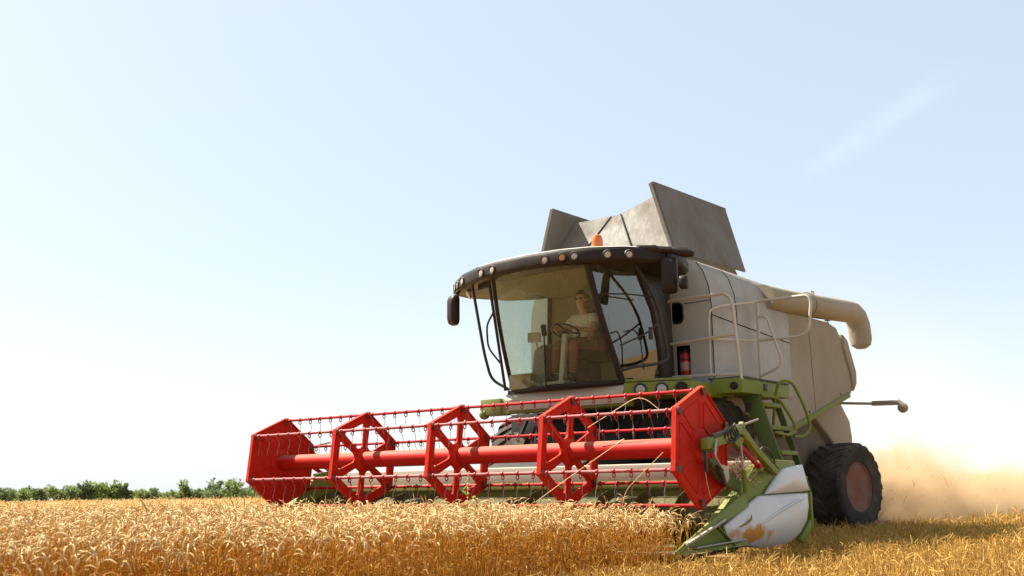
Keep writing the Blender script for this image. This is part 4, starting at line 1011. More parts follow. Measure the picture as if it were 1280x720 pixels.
# ------------------------------------------------------------------ the driver
P0 = Vector((-2.80, -0.16, 2.56))
person = thing('person', 'driver in pale tee shirt and dark glasses sitting at the cab steering wheel', 'person', P0)
def add_skin_layer(me):
    bm = bmesh.new(); bm.from_mesh(me); bm.verts.layers.skin.verify(); bm.to_mesh(me); bm.free()
def body():
    N, E = [], []
    def nd(x, y, z, r, r2=None, par=None):
        N.append((x, y, z, r, r2 or r))
        if par is not None: E.append((par, len(N) - 1))
        return len(N) - 1
    pel = nd(-0.02, 0, 0.08, 0.13, 0.11)
    bel = nd(-0.03, 0, 0.22, 0.125, 0.10, pel); ch = nd(-0.04, 0, 0.40, 0.145, 0.105, bel); nk0 = nd(-0.035, 0, 0.525, 0.065, 0.06, ch)
    nk = nd(-0.02, 0, 0.60, 0.05, 0.05, nk0); jaw = nd(0.008, 0, 0.672, 0.058, 0.068, nk); br = nd(0.0, 0, 0.75, 0.076, 0.092, jaw); nd(-0.005, 0, 0.815, 0.055, 0.065, br)
    n1 = nd(0.092, 0, 0.700, 0.012, 0.016, br)
    nd(0.062, 0, 0.632, 0.020, 0.026, jaw)
    for s in (1, -1):
        nd(-0.01, s * 0.088, 0.715, 0.014, 0.022, br)
        sh = nd(-0.04, s * 0.17, 0.475, 0.062, 0.062, ch); el = nd(0.13, s * 0.255, 0.26, 0.042, 0.042, sh); wr = nd(0.36, s * 0.165, 0.27, 0.027, 0.030, el)
        pa = nd(0.415, s * 0.150, 0.285, 0.028, 0.020, wr)
        for k in range(4):
            o = (k - 1.5) * 0.019; ln = (0.033, 0.038, 0.036, 0.028)[k]
            a = nd(0.450, s * (0.150 + o), 0.292, 0.009, 0.009, pa); b = nd(0.450 + ln * 0.8, s * (0.152 + o), 0.278, 0.0085, 0.0085, a); nd(0.450 + ln * 0.75, s * (0.154 + o), 0.250, 0.0075, 0.0075, b)
        t = nd(0.415, s * 0.118, 0.278, 0.0105, 0.0105, pa); nd(0.440, s * 0.105, 0.262, 0.009, 0.009, t)
        hp = nd(0.05, s * 0.10, 0.06, 0.09, 0.085, pel); kn = nd(0.42, s * 0.14, 0.08, 0.062, 0.062, hp); an = nd(0.47, s * 0.14, -0.40, 0.040, 0.040, kn); nd(0.62, s * 0.15, -0.455, 0.036, 0.030, an)
    return N, E
def make_skin(name, N, E, mat, sub=2):
    me = bpy.data.meshes.new(name); me.from_pydata([n[:3] for n in N], E, []); add_skin_layer(me)
    ob = bpy.data.objects.new(name, me); COL.objects.link(ob); ob.parent = person
    for i, n in enumerate(N):
        sv = me.skin_vertices[0].data[i]; sv.radius = (n[3], n[4]); sv.use_root = (i == 0)
    sm = ob.modifiers.new('skin', 'SKIN'); sm.use_smooth_shade = True
    ss = ob.modifiers.new('smooth', 'SUBSURF'); ss.levels = sub; ss.render_levels = sub
    me.materials.append(mat); return ob
N, E = body(); make_skin('body', N, E, M['skin'])
N = [(-0.02, 0, 0.09, 0.15, 0.13), (-0.03, 0, 0.22, 0.145, 0.118), (-0.04, 0, 0.40, 0.165, 0.122), (-0.036, 0, 0.50, 0.085, 0.08),
     (-0.04, 0.165, 0.475, 0.078, 0.078), (0.05, 0.222, 0.355, 0.066, 0.066), (-0.04, -0.165, 0.475, 0.078, 0.078), (0.05, -0.222, 0.355, 0.066, 0.066)]
make_skin('tee_shirt', N, [(0, 1), (1, 2), (2, 3), (2, 4), (4, 5), (2, 6), (6, 7)], M['shirt'])
N = [(-0.02, 0, 0.07, 0.145, 0.13), (0.05, 0.10, 0.06, 0.105, 0.10), (0.42, 0.14, 0.08, 0.078, 0.078), (0.465, 0.14, -0.34, 0.062, 0.062), (0.05, -0.10, 0.06, 0.105, 0.10), (0.42, -0.14, 0.08, 0.078, 0.078), (0.465, -0.14, -0.34, 0.062, 0.062)]
make_skin('trousers', N, [(0, 1), (1, 2), (2, 3), (0, 4), (4, 5), (5, 6)], M['trousers'])
mb = MB(); c = P0 + Vector((-0.018, 0, 0.762)); K, J = 12, 20; vs = []; fs = []
for i in range(K + 1):
    th = (math.pi * 0.52) * i / K
    for j in range(J):
        ph = 2 * math.pi * j / J; fr_ = max(0.0, math.cos(ph)); t2 = th * (1 - 0.46 * fr_)
        vs.append(c + Vector((0.098 * math.sin(t2) * math.cos(ph) , 0.096 * math.sin(t2) * math.sin(ph), 0.112 * math.cos(t2))))
for i in range(K):
    for j in range(J): fs.append((i * J + j, i * J + (j + 1) % J, (i + 1) * J + (j + 1) % J, (i + 1) * J + j))
mb.add(vs, fs).build('hair', M['hair'], person, angle=80)
mb = MB()
for s in (1, -1):
    mb.lathe([(0, -0.004), (0.019, -0.004), (0.021, 0), (0.019, 0.004), (0, 0.004)], P0 + Vector((0.088, s * 0.033, 0.735)), (1, 0.15 * s, 0), 14)
    mb.tube([P0 + Vector((0.080, s * 0.05, 0.738)), P0 + Vector((0.0, s * 0.096, 0.735))], 0.003, 6)
mb.tube([P0 + Vector((0.094, 0.014, 0.740)), P0 + Vector((0.094, -0.014, 0.740))], 0.004, 6)
mb.build('sunglasses', M['black'], person)

for s in (1, -1):
    mb = MB(); mb.tube([P0 + Vector((0.44, s * 0.14, -0.44)), P0 + Vector((0.52, s * 0.143, -0.435)), P0 + Vector((0.60, s * 0.148, -0.45)), P0 + Vector((0.68, s * 0.152, -0.462))], [0.045, 0.062, 0.052, 0.03], 12)
    mb.tube([P0 + Vector((0.47, s * 0.14, -0.44)), P0 + Vector((0.468, s * 0.14, -0.33))], [0.052, 0.050], 12)
    mb.build('shoe', M['seat'], person)

# ------------------------------------------------------------------ fields of straw, built as arrays
def np_mesh(name, parts, mats, kind='stuff', parent=None):
    """parts: list of (verts (n,3), quads (m,4), material index, tint (n,))."""
    V, Q, MI, T = [], [], [], []; o = 0
    for v, q, m, t in parts:
        V.append(v); Q.append(q + o); MI.append(np.full(len(q), m, np.int32)); T.append(t); o += len(v)
    V = np.concatenate(V).astype(np.float32); Q = np.concatenate(Q).astype(np.int32); MI = np.concatenate(MI); T = np.concatenate(T).astype(np.float32)
    me = bpy.data.meshes.new(name)
    me.vertices.add(len(V)); me.vertices.foreach_set('co', V.ravel())
    me.loops.add(Q.size); me.loops.foreach_set('vertex_index', Q.ravel())
    me.polygons.add(len(Q)); me.polygons.foreach_set('loop_start', np.arange(0, Q.size, 4, dtype=np.int32))
    for m in mats: me.materials.append(m)
    me.polygons.foreach_set('material_index', MI)
    a = me.attributes.new('tint', 'FLOAT', 'POINT'); a.data.foreach_set('value', T)
    me.update(); me.validate()
    ob = bpy.data.objects.new(name, me); COL.objects.link(ob)
    if kind: ob['kind'] = kind
    if parent is not None: ob.parent = parent
    return ob

def norm(a): return a / np.maximum(np.linalg.norm(a, axis=-1, keepdims=True), 1e-9)

def sweep(C, rad, sides, tint, flat=1.0):
    """C: (N,K,3) centre lines, rad: (N,K). Closed tubes of the given number of sides (2 = ribbon)."""
    N, K, _ = C.shape
    T = norm(np.gradient(C, axis=1))
    ref = norm(RNG.normal(size=(N, 1, 3)) * np.array([1, 1, 0.15]))
    u = norm(ref - T * (ref * T).sum(-1, keepdims=True)); w = np.cross(T, u)
    if sides == 2:
        ring = np.stack([C - u * rad[..., None], C + u * rad[..., None]], 2)
    else:
        a = np.arange(sides) * 2 * np.pi / sides
        ring = C[:, :, None] + (u[:, :, None] * np.cos(a)[None, None, :, None] + w[:, :, None] * np.sin(a)[None, None, :, None] * flat) * rad[:, :, None, None]
    V = ring.reshape(-1, 3); S = sides
    base = (np.arange(N) * K * S)[:, None, None] + (np.arange(K - 1) * S)[None, :, None]
    j = np.arange(S if S > 2 else 1)[None, None, :]; j2 = (j + 1) % S
    Q = np.stack([base + j, base + j2, base + S + j2, base + S + j], -1).reshape(-1, 4)
    return V, Q, np.repeat(tint, K * S)

EDGE = 3.10                                             # the cut edge of the standing crop
def in_wheat(x, y):
    edge = EDGE + 0.10 * np.sin(x * 1.7) + 0.06 * np.sin(x * 5.1 + 1)
    return ((y < edge) & (x > 0.28)) | (y < -3.12)

def polar(n, r0, r1, a0=R(189), a1=R(263)):
    r = np.sqrt(RNG.uniform(r0 * r0, r1 * r1, n)); a = RNG.uniform(a0, a1, n)
    return CAM_POS.x + r * np.cos(a), CAM_POS.y + r * np.sin(a), r

def wheat(dens, r0, r1, stemK, earK, ear_sides, stem_sides, leaf, fat=1.0, margin=0.0):
    area = 0.5 * (R(263) - R(189)) * (r1 * r1 - r0 * r0)
    x, y, r = polar(int(area * dens), r0, r1)
    k = in_wheat(x, y); x, y, r = x[k], y[k], r[k]
    N = len(x)
    patch = 0.5 + 0.5 * np.sin(x * 0.9 + 1.3 * np.sin(y * 0.7)) * np.sin(y * 1.1 + 0.7)
    h = RNG.normal(0.475, 0.052, N) - 0.055 * np.clip((r - 8) / 14, 0, 1) + 0.03 * (patch - 0.5)
    h = np.clip(h, 0.31, 0.60)
    h = h * np.where((y > EDGE - 0.35) & (x > 0), RNG.uniform(0.90, 1.02, N), 1.0)
    az = RNG.uniform(0, 2 * np.pi, N); az = np.where(RNG.random(N) < 0.55, RNG.normal(R(55), 0.7, N), az)   # most nod one way
    D = np.stack([np.cos(az), np.sin(az), 0 * az], 1); Z = np.array([0, 0, 1.0])
    lean = np.abs(RNG.normal(0.06, 0.05, N))
    tint = np.clip(RNG.normal(0.5, 0.25, N), 0, 1)
    parts = []
    s = np.linspace(0, 1, stemK)
    C = np.stack([x, y, terrain(r)], 1)[:, None] + D[:, None] * (lean[:, None] * s[None] ** 2)[..., None] + Z * (h[:, None] * s[None])[..., None]
    parts.append(sweep(C, np.full((N, stemK), 0.0017 * fat), stem_sides, tint) )
    # the ear: bends over from the stem's tip
    L = RNG.uniform(0.055, 0.088, N); bend = np.clip(RNG.normal(2.0, 0.7, N), 0.15, 3.0); a0 = np.arctan(2 * lean / h)
    t = np.linspace(0, 1, earK); neck = 0.05
    # curved neck then ear along an arc of total angle 'bend'
    tt = np.linspace(0, 1, earK + 2)
    ang = a0[:, None] + bend[:, None] * np.minimum(1, tt[None] * 1.25)
    seg = (L + neck)[:, None] / (earK + 1)
    dx = np.cumsum(np.sin(ang) * seg, 1); dz = np.cumsum(np.cos(ang) * seg, 1)
    tip = C[:, -1]
    P = tip[:, None] + D[:, None] * (dx - dx[:, :1])[..., None] + Z * (dz - dz[:, :1])[..., None]
    prof = np.interp(tt, [0, 0.22, 0.30, 0.42, 0.7, 0.9, 1.0], [0.2, 0.22, 0.75, 1.0, 0.95, 0.6, 0.12])
    if earK >= 6: prof = prof * (1 + 0.16 * np.where(np.arange(earK + 2) % 2, 1, -1) * (prof > 0.5))
    rad = prof[None] * (0.0047 * fat * RNG.uniform(0.85, 1.2, N))[:, None]
    parts.append(sweep(P, rad, ear_sides, np.clip(tint + RNG.normal(0, 0.15, N), 0, 1), 0.75))
    out = [(parts[0][0], parts[0][1], 0, parts[0][2]), (parts[1][0], parts[1][1], 1, parts[1][2])]
    if leaf:
        for rep in range(leaf):
            k = RNG.random(N) < 0.6; n = k.sum()
            az2 = RNG.uniform(0, 2 * np.pi, n); D2 = np.stack([np.cos(az2), np.sin(az2), 0 * az2], 1)
            hb = h[k] * RNG.uniform(0.25, 0.8, n); ll = RNG.uniform(0.08, 0.20, n); t = np.linspace(0, 1, 5)
            a = RNG.uniform(0.2, 0.6, n)[:, None] + RNG.uniform(1.5, 2.8, n)[:, None] * t[None]
            dx = np.cumsum(np.sin(a), 1) * ll[:, None] / 5; dz = np.cumsum(np.cos(a), 1) * ll[:, None] / 5
            B = np.stack([x[k] , y[k], hb], 1)
            C2 = B[:, None] + D2[:, None] * dx[..., None] + Z * dz[..., None]
            w = np.array([0.7, 1.0, 0.9, 0.6, 0.1])[None] * (0.0038 * RNG.uniform(0.7, 1.3, n))[:, None]
            v, q, tn = sweep(C2, w, 2, np.clip(RNG.normal(0.5, 0.3, n), 0, 1)); out.append((v, q, 2, tn))
    return out

parts = []
parts += wheat(620, 4.0, 9.5, 6, 7, 5, 3, 1)
parts += wheat(360, 9.5, 16, 4, 6, 4, 3, 1, 1.05)
parts += wheat(80, 16, 32, 3, 4, 4, 2, 0, 1.5)
parts += wheat(26, 32, 62, 2, 4, 3, 2, 0, 2.4)
parts += wheat(3, 62, 120, 2, 3, 3, 2, 0, 5)
# the closed canopy that stems merge into away from the cut edge
def canopy():
    rs = np.concatenate([np.linspace(13, 40, 70), np.geomspace(41, 200, 40)]); an = np.linspace(R(186), R(266), 320)
    A, Rr = np.meshgrid(an, rs); x = CAM_POS.x + Rr * np.cos(A); y = CAM_POS.y + Rr * np.sin(A)
    z = np.where(Rr < 60, 0.27, 0.33) + 0.03 * np.sin(x * 3.1) * np.sin(y * 2.7) + RNG.normal(0, 0.03, x.shape) + terrain(Rr)
    ok = in_wheat(x - 0.6, y + 0.5)
    n, m = x.shape; V = np.stack([x, y, z], -1).reshape(-1, 3)
    i, j = np.meshgrid(np.arange(n - 1), np.arange(m - 1), indexing='ij')
    k = ok[:-1, :-1] & ok[1:, :-1] & ok[:-1, 1:] & ok[1:, 1:]
    i, j = i[k], j[k]; Q = np.stack([i * m + j, i * m + j + 1, (i + 1) * m + j + 1, (i + 1) * m + j], -1)
    return V, Q, 1, RNG.uniform(0.1, 0.8, len(V))
parts.append(canopy())
wf = np_mesh('wheat_field', parts, [M['wheat_stem'], M['wheat_ear'], M['wheat_leaf']])
tag(wf, 'standing golden ripe wheat with nodding ears in front of and beyond the harvester', 'wheat field')

def stubble():
    parts = []
    for dens, r0, r1, fat, K in ((760, 5.5, 12, 0.95, 3), (340, 12, 20, 1.3, 2), (70, 20, 40, 2.2, 2), (10, 40, 110, 5, 2)):
        a0, a1 = R(186), R(236); area = 0.5 * (a1 - a0) * (r1 * r1 - r0 * r0)
        x, y, r = polar(int(area * dens), r0, r1, a0, a1)
        y2 = np.where(RNG.random(len(y)) < 0.75, np.round(y / 0.125) * 0.125 + RNG.normal(0, 0.016, len(y)), y)  # drilled rows
        y = y2
        cl = np.sin(x * 7.3 + 2 * np.sin(y * 3.1)) * np.sin(x * 2.1 + y * 1.3)
        k = ~in_wheat(x, y) & ((x < -1.3) | (y > EDGE)) & ~((np.abs(y) < 3.3) & (x > -1.5)) & (RNG.random(len(x)) < 0.62 + 0.4 * cl); x, y = x[k], y[k]; N = len(x)
        h = np.clip(RNG.normal(0.12, 0.035, N), 0.05, 0.24); az = RNG.uniform(0, 6.28, N); ln = np.abs(RNG.normal(0, 0.30, N)) * h
        s = np.linspace(0, 1, K)
        C = np.stack([x, y, terrain(np.hypot(x - CAM_POS.x, y - CAM_POS.y))], 1)[:, None] + np.stack([np.cos(az), np.sin(az), 0 * az], 1)[:, None] * (ln[:, None] * s)[..., None] + np.array([0, 0, 1.0]) * (h[:, None] * s)[..., None]
        v, q, t = sweep(C, np.full((N, K), 0.0025 * fat), 3 if K > 2 else 2, np.clip(RNG.normal(0.5, 0.28, N), 0, 1)); parts.append((v, q, 0, t))
        # chopped straw lying among the stalks
        x, y, r = polar(int(area * dens * 0.6), r0, r1, a0, a1); k = ~in_wheat(x, y) & ((x < -1.3) | (y > EDGE)) & ~((np.abs(y) < 3.3) & (x > -1.5)); x, y = x[k], y[k]; N = len(x)
        L = RNG.uniform(0.03, 0.15, N) * min(fat, 2); az = RNG.uniform(0, 6.28, N); el = RNG.normal(0.0, 0.45, N); z = np.abs(RNG.normal(0.05, 0.04, N)) + np.abs(np.sin(el)) * L / 2
        d = np.stack([np.cos(az) * np.cos(el), np.sin(az) * np.cos(el), np.sin(el)], 1); c = np.stack([x, y, z + terrain(np.hypot(x - CAM_POS.x, y - CAM_POS.y))], 1)
        C = np.stack([c - d * L[:, None] / 2, c + np.array([0, 0, 1.0]) * RNG.normal(0, 0.012, N)[:, None], c + d * L[:, None] / 2], 1)
        v, q, t = sweep(C, np.full((N, 3), 0.0022 * fat), 2, np.clip(RNG.normal(0.55, 0.3, N), 0, 1)); parts.append((v, q, 1, t))
    o = np_mesh('stubble', parts, [M['stubble'], M['straw']])
    tag(o, 'short cut stubble and chopped straw on the harvested ground', 'stubble')
stubble()

# tangled straw caught on the header's end
def heap():
    n = 520; t = RNG.uniform(0, 1, n); c = np.stack([-0.55 - 0.55 * t + RNG.normal(0, 0.09, n), 3.02 + RNG.normal(0, 0.07, n), 0.72 + 0.12 * t + np.abs(RNG.normal(0, 0.07, n))], 1)
    d = norm(RNG.normal(size=(n, 3)) * np.array([1.0, 0.7, 0.7])); L = RNG.uniform(0.08, 0.32, n)
    C = np.stack([c - d * L[:, None] / 2, c + RNG.normal(0, 0.015, (n, 3)), c + d * L[:, None] / 2], 1)
    v, q, tt = sweep(C, np.full((n, 3), 0.0022), 3, np.clip(RNG.normal(0.4, 0.3, n), 0, 1))
    o = np_mesh('straw_tangle', [(v, q, 0, tt)], [M['shaded_straw']]); tag(o, 'tangled brown straw caught on top of the green header end by the white shield', 'straw')
heap()
def stalk(pts, label, ear=False):
    mb = MB(); mb.tube(fillet(pts, 0.15), 0.0035, 6)
    if ear:
        a, b = Vector(pts[-2]), Vector(pts[-1]); d = (b - a).normalized(); mb.tube([b, b + d * 0.03, b + d * 0.07, b + d * 0.1], [0.003, 0.009, 0.008, 0.002], 6)
    o = mb.build('straw_stalk', M['straw_plain']); tag(o, label, 'straw stalk')
M['straw_plain'] = paint('straw stalk', (0.72, 0.50, 0.24), 0.6, dust=0.2, dust_col=(0.6, 0.42, 0.2), scale=9, top_dust=0.1, bump=0)
stalk([(0.58, 2.52, 0.55), (0.56, 2.55, 0.70), (0.55, 2.96, 1.04)], 'straight straw leaning across the reel tube beside the nearest end plate')
stalk([(0.62, 1.55, 0.6), (0.58, 1.89, 0.81), (0.55, 2.46, 1.13)], 'long straw slanting over the red tube right of the third reel spider', True)
stalk([(0.12, 1.85, 1.33), (0.10, 2.47, 1.63), (0.10, 2.70, 1.45)], 'bent straw hung over the top tine bar like a small roof')
stalk([(0.10, 3.13, 1.0), (0.06, 3.14, 0.72), (-0.02, 3.15, 0.55)], 'thin straw hanging down the outer face of the nearest reel end plate')

# green weeds standing in the wheat
def weed(x, y, h, spread, label, seedy=False):
    root = thing('weed', label, 'weed', (x, y, 0))
    mb = MB(); stems = [[(x, y, 0), (x + 0.02, y, h * 0.5), (x + 0.03, y + 0.03, h)]]
    for k in range(4): 
        a = RNG.uniform(0, 6.28); z = h * RNG.uniform(0.35, 0.75); l = spread * RNG.uniform(0.6, 1.1)
        stems.append([(x + 0.015, y, z), (x + l * 0.5 * math.cos(a), y + l * 0.5 * math.sin(a), z + l * 0.8), (x + l * 0.7 * math.cos(a), y + l * 0.7 * math.sin(a), z + l * 1.4)])
    for s in stems: mb.tube(s, [0.004, 0.003, 0.002], 5)
    mb.build('stem', M['weed_stem'], root)
    ps = []
    n = 60; k = RNG.integers(0, len(stems), n); t = RNG.uniform(0.15, 1, n)
    c = np.array([np.array(stems[i][1]) * (1 - q) + np.array(stems[i][2]) * q if q > .4 else np.array(stems[i][0]) * (1 - q) + np.array(stems[i][1]) * q for i, q in zip(k, t)])
    d = norm(RNG.normal(size=(n, 3)) + np.array([0, 0, 0.2])); L = RNG.uniform(0.03, 0.085, n) * spread / 0.12
    C = np.stack([c, c + d * L[:, None] * 0.5 + [0, 0, 0.01], c + d * L[:, None]], 1)
    w = np.array([0.003, 0.013, 0.002])[None] * RNG.uniform(0.7, 1.3, n)[:, None] * spread / 0.12
    v, q, tt = sweep(C, w, 2, RNG.random(n)); v = v - np.array([x, y, 0])
    np_mesh('foliage', [(v, q, 0, tt)], [M['weed']], None, root)
    if seedy:
        for s in stems:
            mb = MB()
            mb.tube([s[1], Vector(s[1]).lerp(Vector(s[2]), 0.5), Vector(s[2]) + Vector((0, 0, 0.01))], 0.0025, 5)
            for q in range(7):
                p = Vector(s[1]).lerp(Vector(s[2]), 0.45 + 0.09 * q) + Vector((RNG.normal(0, .004), RNG.normal(0, .004), RNG.normal(0, .006)))
                mb.lathe([(0, -0.010), (0.009, -0.003), (0.010, 0.004), (0, 0.012)], p, (RNG.normal(), RNG.normal(), 1), 6)
            mb.build('seed_head', M['straw_plain'], root)
M['weed_stem'] = paint('weed stem', (0.22, 0.22, 0.05), 0.6, dust=0.2, scale=9, top_dust=0, bump=0)
weed(2.2, 2.02, 0.86, 0.11, 'tall seeding weed with yellow green leaves standing before the middle of the reel', True)
weed(1.5, -5.6, 0.56, 0.10, 'broad light green weed in the far wheat at the left of the picture')
weed(-0.3, -8.4, 0.62, 0.09, 'slim upright green weed next to the broad one in the far wheat')
weed(0.2, -5.4, 0.54, 0.13, 'low bushy green weed in the wheat left of the reel')
weed(-2.9, -8.2, 0.64, 0.08, 'thin green weed sticking out of the wheat nearest the reel end plate')

# ------------------------------------------------------------------ trees beyond the field
def crown(c, rx, ry, rz, n, size, lump, seed, pointed=0.0):
    g = np.random.default_rng(seed)
    # lobes, then leaf clumps through the volume of every lobe
    k = lump; th = g.uniform(0, 6.28, k); zz = g.uniform(-0.8, 0.85, k); rr = g.uniform(0.25, 0.85, k) * np.sqrt(np.maximum(0.08, 1 - zz ** 2)) * (1 - pointed * np.clip(zz + 0.2, 0, 1))
    lob = np.stack([rx * rr * np.cos(th), ry * rr * np.sin(th), rz * zz], 1); lr = g.uniform(0.22, 0.46, k) * min(rx, rz)
    i = g.integers(0, k, n); d = norm(g.normal(size=(n, 3))); p = lob[i] + d * (lr[i] * g.uniform(0.55, 1.08, n))[:, None] + np.array(c)
    s = size * g.uniform(0.6, 1.4, n); a = norm(g.normal(size=(n, 3))); b = norm(np.cross(a, g.normal(size=(n, 3))))
    V = np.stack([p - a * s[:, None] - b * s[:, None] * .6, p + a * s[:, None] - b * s[:, None] * .6, p + a * s[:, None] * .7 + b * s[:, None] * .6, p - a * s[:, None] * .7 + b * s[:, None] * .6], 1).reshape(-1, 3)
    return V, np.arange(4 * n).reshape(-1, 4), 0, np.repeat(np.clip(g.normal(0.5, 0.25, n) + 0.25 * (g.random(k)[i] - .5), 0, 1), 4)
def at_px(px, dist):
    """Bearing of a spot on the skyline (picture width 1280) -> ground position at that distance."""
    a = YAW - math.atan((px - 640) / 1309.5)
    return CAM_POS.x + dist * math.cos(a), CAM_POS.y + dist * math.sin(a)
def tree(px, dist, h, w, mat, label, seed, pointed=0.0, group=None, n=1000, base=0.12):
    x, y = at_px(px, dist); tz = float(terrain(dist)); root = thing('tree', label, 'tree', (x, y, tz), group)
    mb = MB(); mb.tube([(x, y, tz - 0.2), (x + 0.1, y, tz + h * 0.3), (x, y + 0.1, tz + h * 0.62), (x, y, tz + h * 0.9)], [h * 0.03, h * 0.022, h * 0.012, 0.02], 7)
    for k in range(5):
        a = k * 1.3 + seed; z = tz + h * (0.28 + 0.1 * k); mb.tube([(x, y, z), (x + w * 0.3 * math.cos(a), y + w * 0.3 * math.sin(a), z + h * 0.14)], [h * 0.012, h * 0.004], 5)
    mb.build('trunk', M['bark'], root)
    zc = h * (1 + base) / 2
    p = crown((0, 0, zc), w / 2, w / 2, h * (1 - base) / 2, n, 0.032 * h + 0.06, 30, seed, pointed)
    np_mesh('crown', [p], [M[mat]], None, root)
D0 = 420
for a in ((112, D0, 8.6, 5.0, 'leaf_b', 'dark round topped tree rising highest out of the wood on the left skyline', 3, 0.3),
          (282, D0 - 40, 7.8, 9.5, 'leaf_b', 'broad dark bushy tree on the skyline just left of the reel', 5, 0.1),
          (296, D0 - 45, 7.6, 6.0, 'leaf_a', 'rounded tree touching the broad bushy one, next to the reel', 6, 0.1),
          (232, D0, 8.2, 5.4, 'leaf_a', 'pointed mid green tree standing alone above the low skyline gap', 8, 0.6),
          (163, D0, 8.0, 2.8, 'leaf_b', 'narrow dark spire of a tree at the right end of the tall wood', 9, 0.7),
          (150, D0, 8.4, 4.8, 'leaf_a', 'pale pointed tree left of the narrow dark spire', 10, 0.6),
          (132, D0, 8.0, 7.0, 'leaf_c', 'wide light green tree right of the highest dark tree', 12, 0.2),
          (92, D0, 7.2, 6.0, 'leaf_a', 'tree with two blunt tops left of the highest dark tree', 13, 0.2),
          (70, D0, 7.0, 6.0, 'leaf_c', 'pale rounded tree in the left part of the wood', 14, 0.2),
          (40, D0 + 15, 6.4, 7.5, 'leaf_c', 'low broad pale tree near the left end of the skyline', 15, 0.1),
          (14, D0, 6.6, 6.5, 'leaf_b', 'dark tree near the left edge of the picture', 16, 0.2),
          (-6, D0, 6.8, 6.5, 'leaf_a', 'tree cut by the left edge of the picture', 17, 0.2),
          (197, D0, 6.3, 4.6, 'leaf_b', 'small dark bushy tree left of the pointed one above the gap', 18, 0.3),
          (183, D0, 5.8, 5.0, 'leaf_a', 'small pale green tree beside the narrow spire', 19, 0.3),
          (214, D0, 5.4, 6.0, 'leaf_c', 'low light green bush of a tree under the pointed tree', 20, 0.1),
          (250, D0, 5.5, 4.5, 'leaf_b', 'low dark tree between the pointed tree and the broad bushy one', 21, 0.2),
          (264, D0, 5.6, 5.0, 'leaf_a', 'low round tree at the left foot of the broad bushy one', 22, 0.2),
          (312, D0 - 30, 5.2, 6.0, 'leaf_a', 'low tree half hidden by the far reel end plate', 23, 0.2),
          (54, D0 - 5, 6.6, 4.6, 'leaf_b', 'dark tree between the low broad pale tree and the pale rounded one', 24, 0.3)):
    tree(a[0], a[1], a[2] * 1.15 + 0.6, a[3] * 1.7, *a[4:8])
def wood():
    ps = []
    g = np.random.default_rng(31)
    for k in range(64):
        px = -192 + k * 9.0 + g.uniform(-3, 3); dd = D0 + 18 + g.uniform(0, 25); x, y = at_px(px, dd); h = g.uniform(7.2, 9.0) * (1.0 if px < 180 or px > 255 else 0.85); w = g.uniform(6.0, 9.5)
        V, Q, m, t = crown((x, y, h * 0.5 + float(terrain(dd))), w / 2, w / 2, h * 0.5, 800, 0.36, 16, 100 + k, 0.2); ps.append((V, Q, int(g.integers(0, 3)), t))
    o = np_mesh('far_wood', ps, [M['leaf_a'], M['leaf_b'], M['leaf_c']]); tag(o, 'low green undergrowth of the far wood beneath and behind the skyline trees', 'wood')
wood()

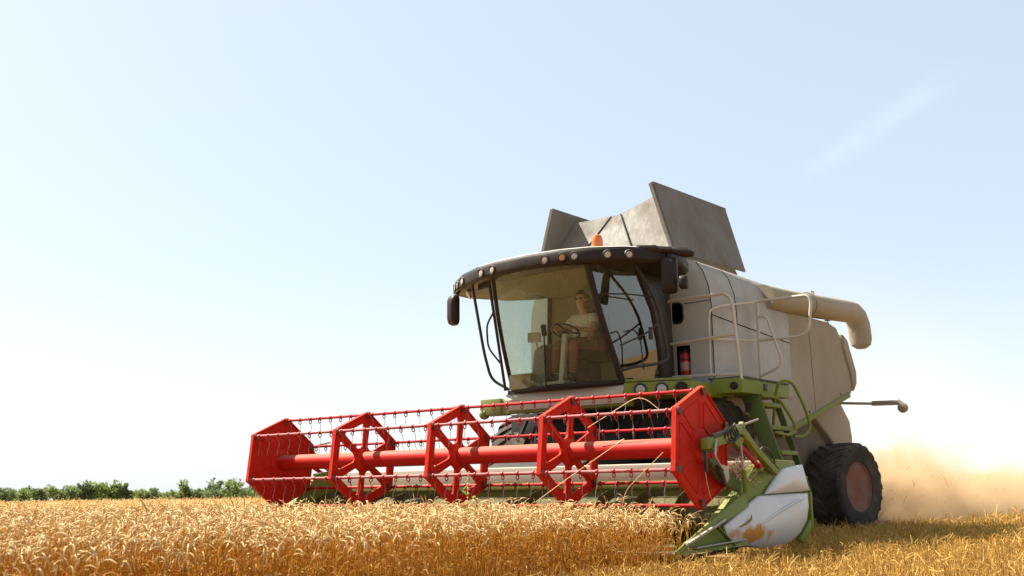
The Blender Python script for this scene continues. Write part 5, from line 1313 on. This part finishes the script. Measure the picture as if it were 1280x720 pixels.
# ------------------------------------------------------------------ dust thrown up behind the harvester
def dust(name, label, x0, x1, y0, y1, z1, den, thr, col, scale, taper, step, lowz, edge=0.25):
    mb = MB(); mb.hexa([(x0, y0, 0.02), (x1, y0, 0.02), (x1, y1, 0.02), (x0, y1, 0.02), (x0, y0, z1), (x1, y0, z1 * taper), (x1, y1, z1 * taper), (x0, y1, z1)])
    m, N, L, out = _nodes(name)
    v = N.new('ShaderNodeVolumePrincipled'); v.inputs['Color'].default_value = (*col, 1); v.inputs['Anisotropy'].default_value = 0.1
    geo = N.new('ShaderNodeNewGeometry'); sep = N.new('ShaderNodeSeparateXYZ'); L.new(geo.outputs['Position'], sep.inputs[0])
    n = N.new('ShaderNodeTexNoise'); n.inputs['Scale'].default_value = scale; n.inputs['Detail'].default_value = 6; n.inputs['Roughness'].default_value = 0.66; n.inputs['Distortion'].default_value = 0.9
    L.new(geo.outputs['Position'], n.inputs['Vector'])
    def mth(op, a, b=0.0, c=None):
        q = N.new('ShaderNodeMath'); q.operation = op
        for i, w in enumerate((a, b) if c is None else (a, b, c)):
            if isinstance(w, (int, float)): q.inputs[i].default_value = w
            else: L.new(w, q.inputs[i])
        return q.outputs[0]
    def mr(a, f0, f1, t0, t1):
        q = N.new('ShaderNodeMapRange'); q.interpolation_type = 'SMOOTHSTEP'
        for i, w in enumerate((f0, f1, t0, t1)): q.inputs[i + 1].default_value = w
        L.new(a, q.inputs[0]); return q.outputs[0]
    # the billow tops wander with a slow noise, their inside breaks up with a quick one
    n2 = N.new('ShaderNodeTexNoise'); n2.inputs['Scale'].default_value = scale * 0.42; n2.inputs['Detail'].default_value = 3
    L.new(geo.outputs['Position'], n2.inputs['Vector'])
    hh = mth('MULTIPLY_ADD', mth('SUBTRACT', n2.outputs['Fac'], 0.5), 3.2, sep.outputs['Z'])
    hh = mth('MULTIPLY_ADD', mth('SUBTRACT', n.outputs['Fac'], 0.5), 2.6, hh)
    hh = mth('MULTIPLY_ADD', mth('SUBTRACT', x1, sep.outputs['X']), lowz * 0.018, hh)
    zf = mr(hh, lowz * 0.82, lowz * 1.12, 1.0, 0.0)
    cl = mr(n.outputs['Fac'], thr - 0.10, thr + 0.12, edge, 1.0)
    xs = mth('MULTIPLY', mr(sep.outputs['X'], x1, x1 - 3.0, 0.0, 1.0), mr(sep.outputs['X'], x0, x0 + 6.0, 0.0, 1.0))
    ys = mth('MULTIPLY', mr(sep.outputs['Y'], y1, y1 - 1.5, 0.0, 1.0), mr(sep.outputs['Y'], y0, y0 + 2.0, 0.0, 1.0))
    zt = mr(sep.outputs['Z'], z1 * 0.5, z1 * 0.98, 1.0, 0.0)
    dd = mth('MULTIPLY', mth('MULTIPLY', mth('MULTIPLY', xs, ys), mth('MULTIPLY', zf, cl)), mth('MULTIPLY', zt, den))
    L.new(dd, v.inputs['Density']); L.new(v.outputs[0], out.inputs['Volume'])
    m.cycles.volume_step_rate = step if hasattr(m.cycles, 'volume_step_rate') else 1
    o = mb.build(name, m); o['kind'] = 'stuff'; tag(o, label, 'dust')
    return o
dust('dust_cloud', 'thick tan dust billowing low over the stubble behind the rear wheel', -34, -7.4, -3.5, 2.4, 2.8, 6.0, 0.50, (0.68, 0.51, 0.31), 1.15, 1.0, 0.06, 1.0, 0.05)
dust('dust_haze', 'thin pinkish dust hanging in the air behind the harvester', -60, -5.5, -8.0, 3.2, 6.5, 0.020, 0.45, (0.86, 0.71, 0.64), 0.3, 0.75, 0.5, 4.4, 0.3)
def chaff():
    n = 2600; x = -8.5 - RNG.gamma(1.6, 4.5, n); y = RNG.uniform(-2.8, 2.0, n); z = np.abs(RNG.normal(0, 0.42, n)) + 0.1
    k = x > -32; x, y, z = x[k], y[k], z[k]; n = len(x); d = norm(RNG.normal(size=(n, 3))); L = RNG.uniform(0.02, 0.09, n)
    c = np.stack([x, y, z], 1); C = np.stack([c - d * L[:, None], c + RNG.normal(0, 0.006, (n, 3)), c + d * L[:, None]], 1)
    v, q, t = sweep(C, np.full((n, 3), 0.004), 2, RNG.random(n)); o = np_mesh('flying_chaff', [(v, q, 0, t)], [M['straw']])
    tag(o, 'golden chaff flying low in the dust behind the rear wheel', 'chaff')
chaff()
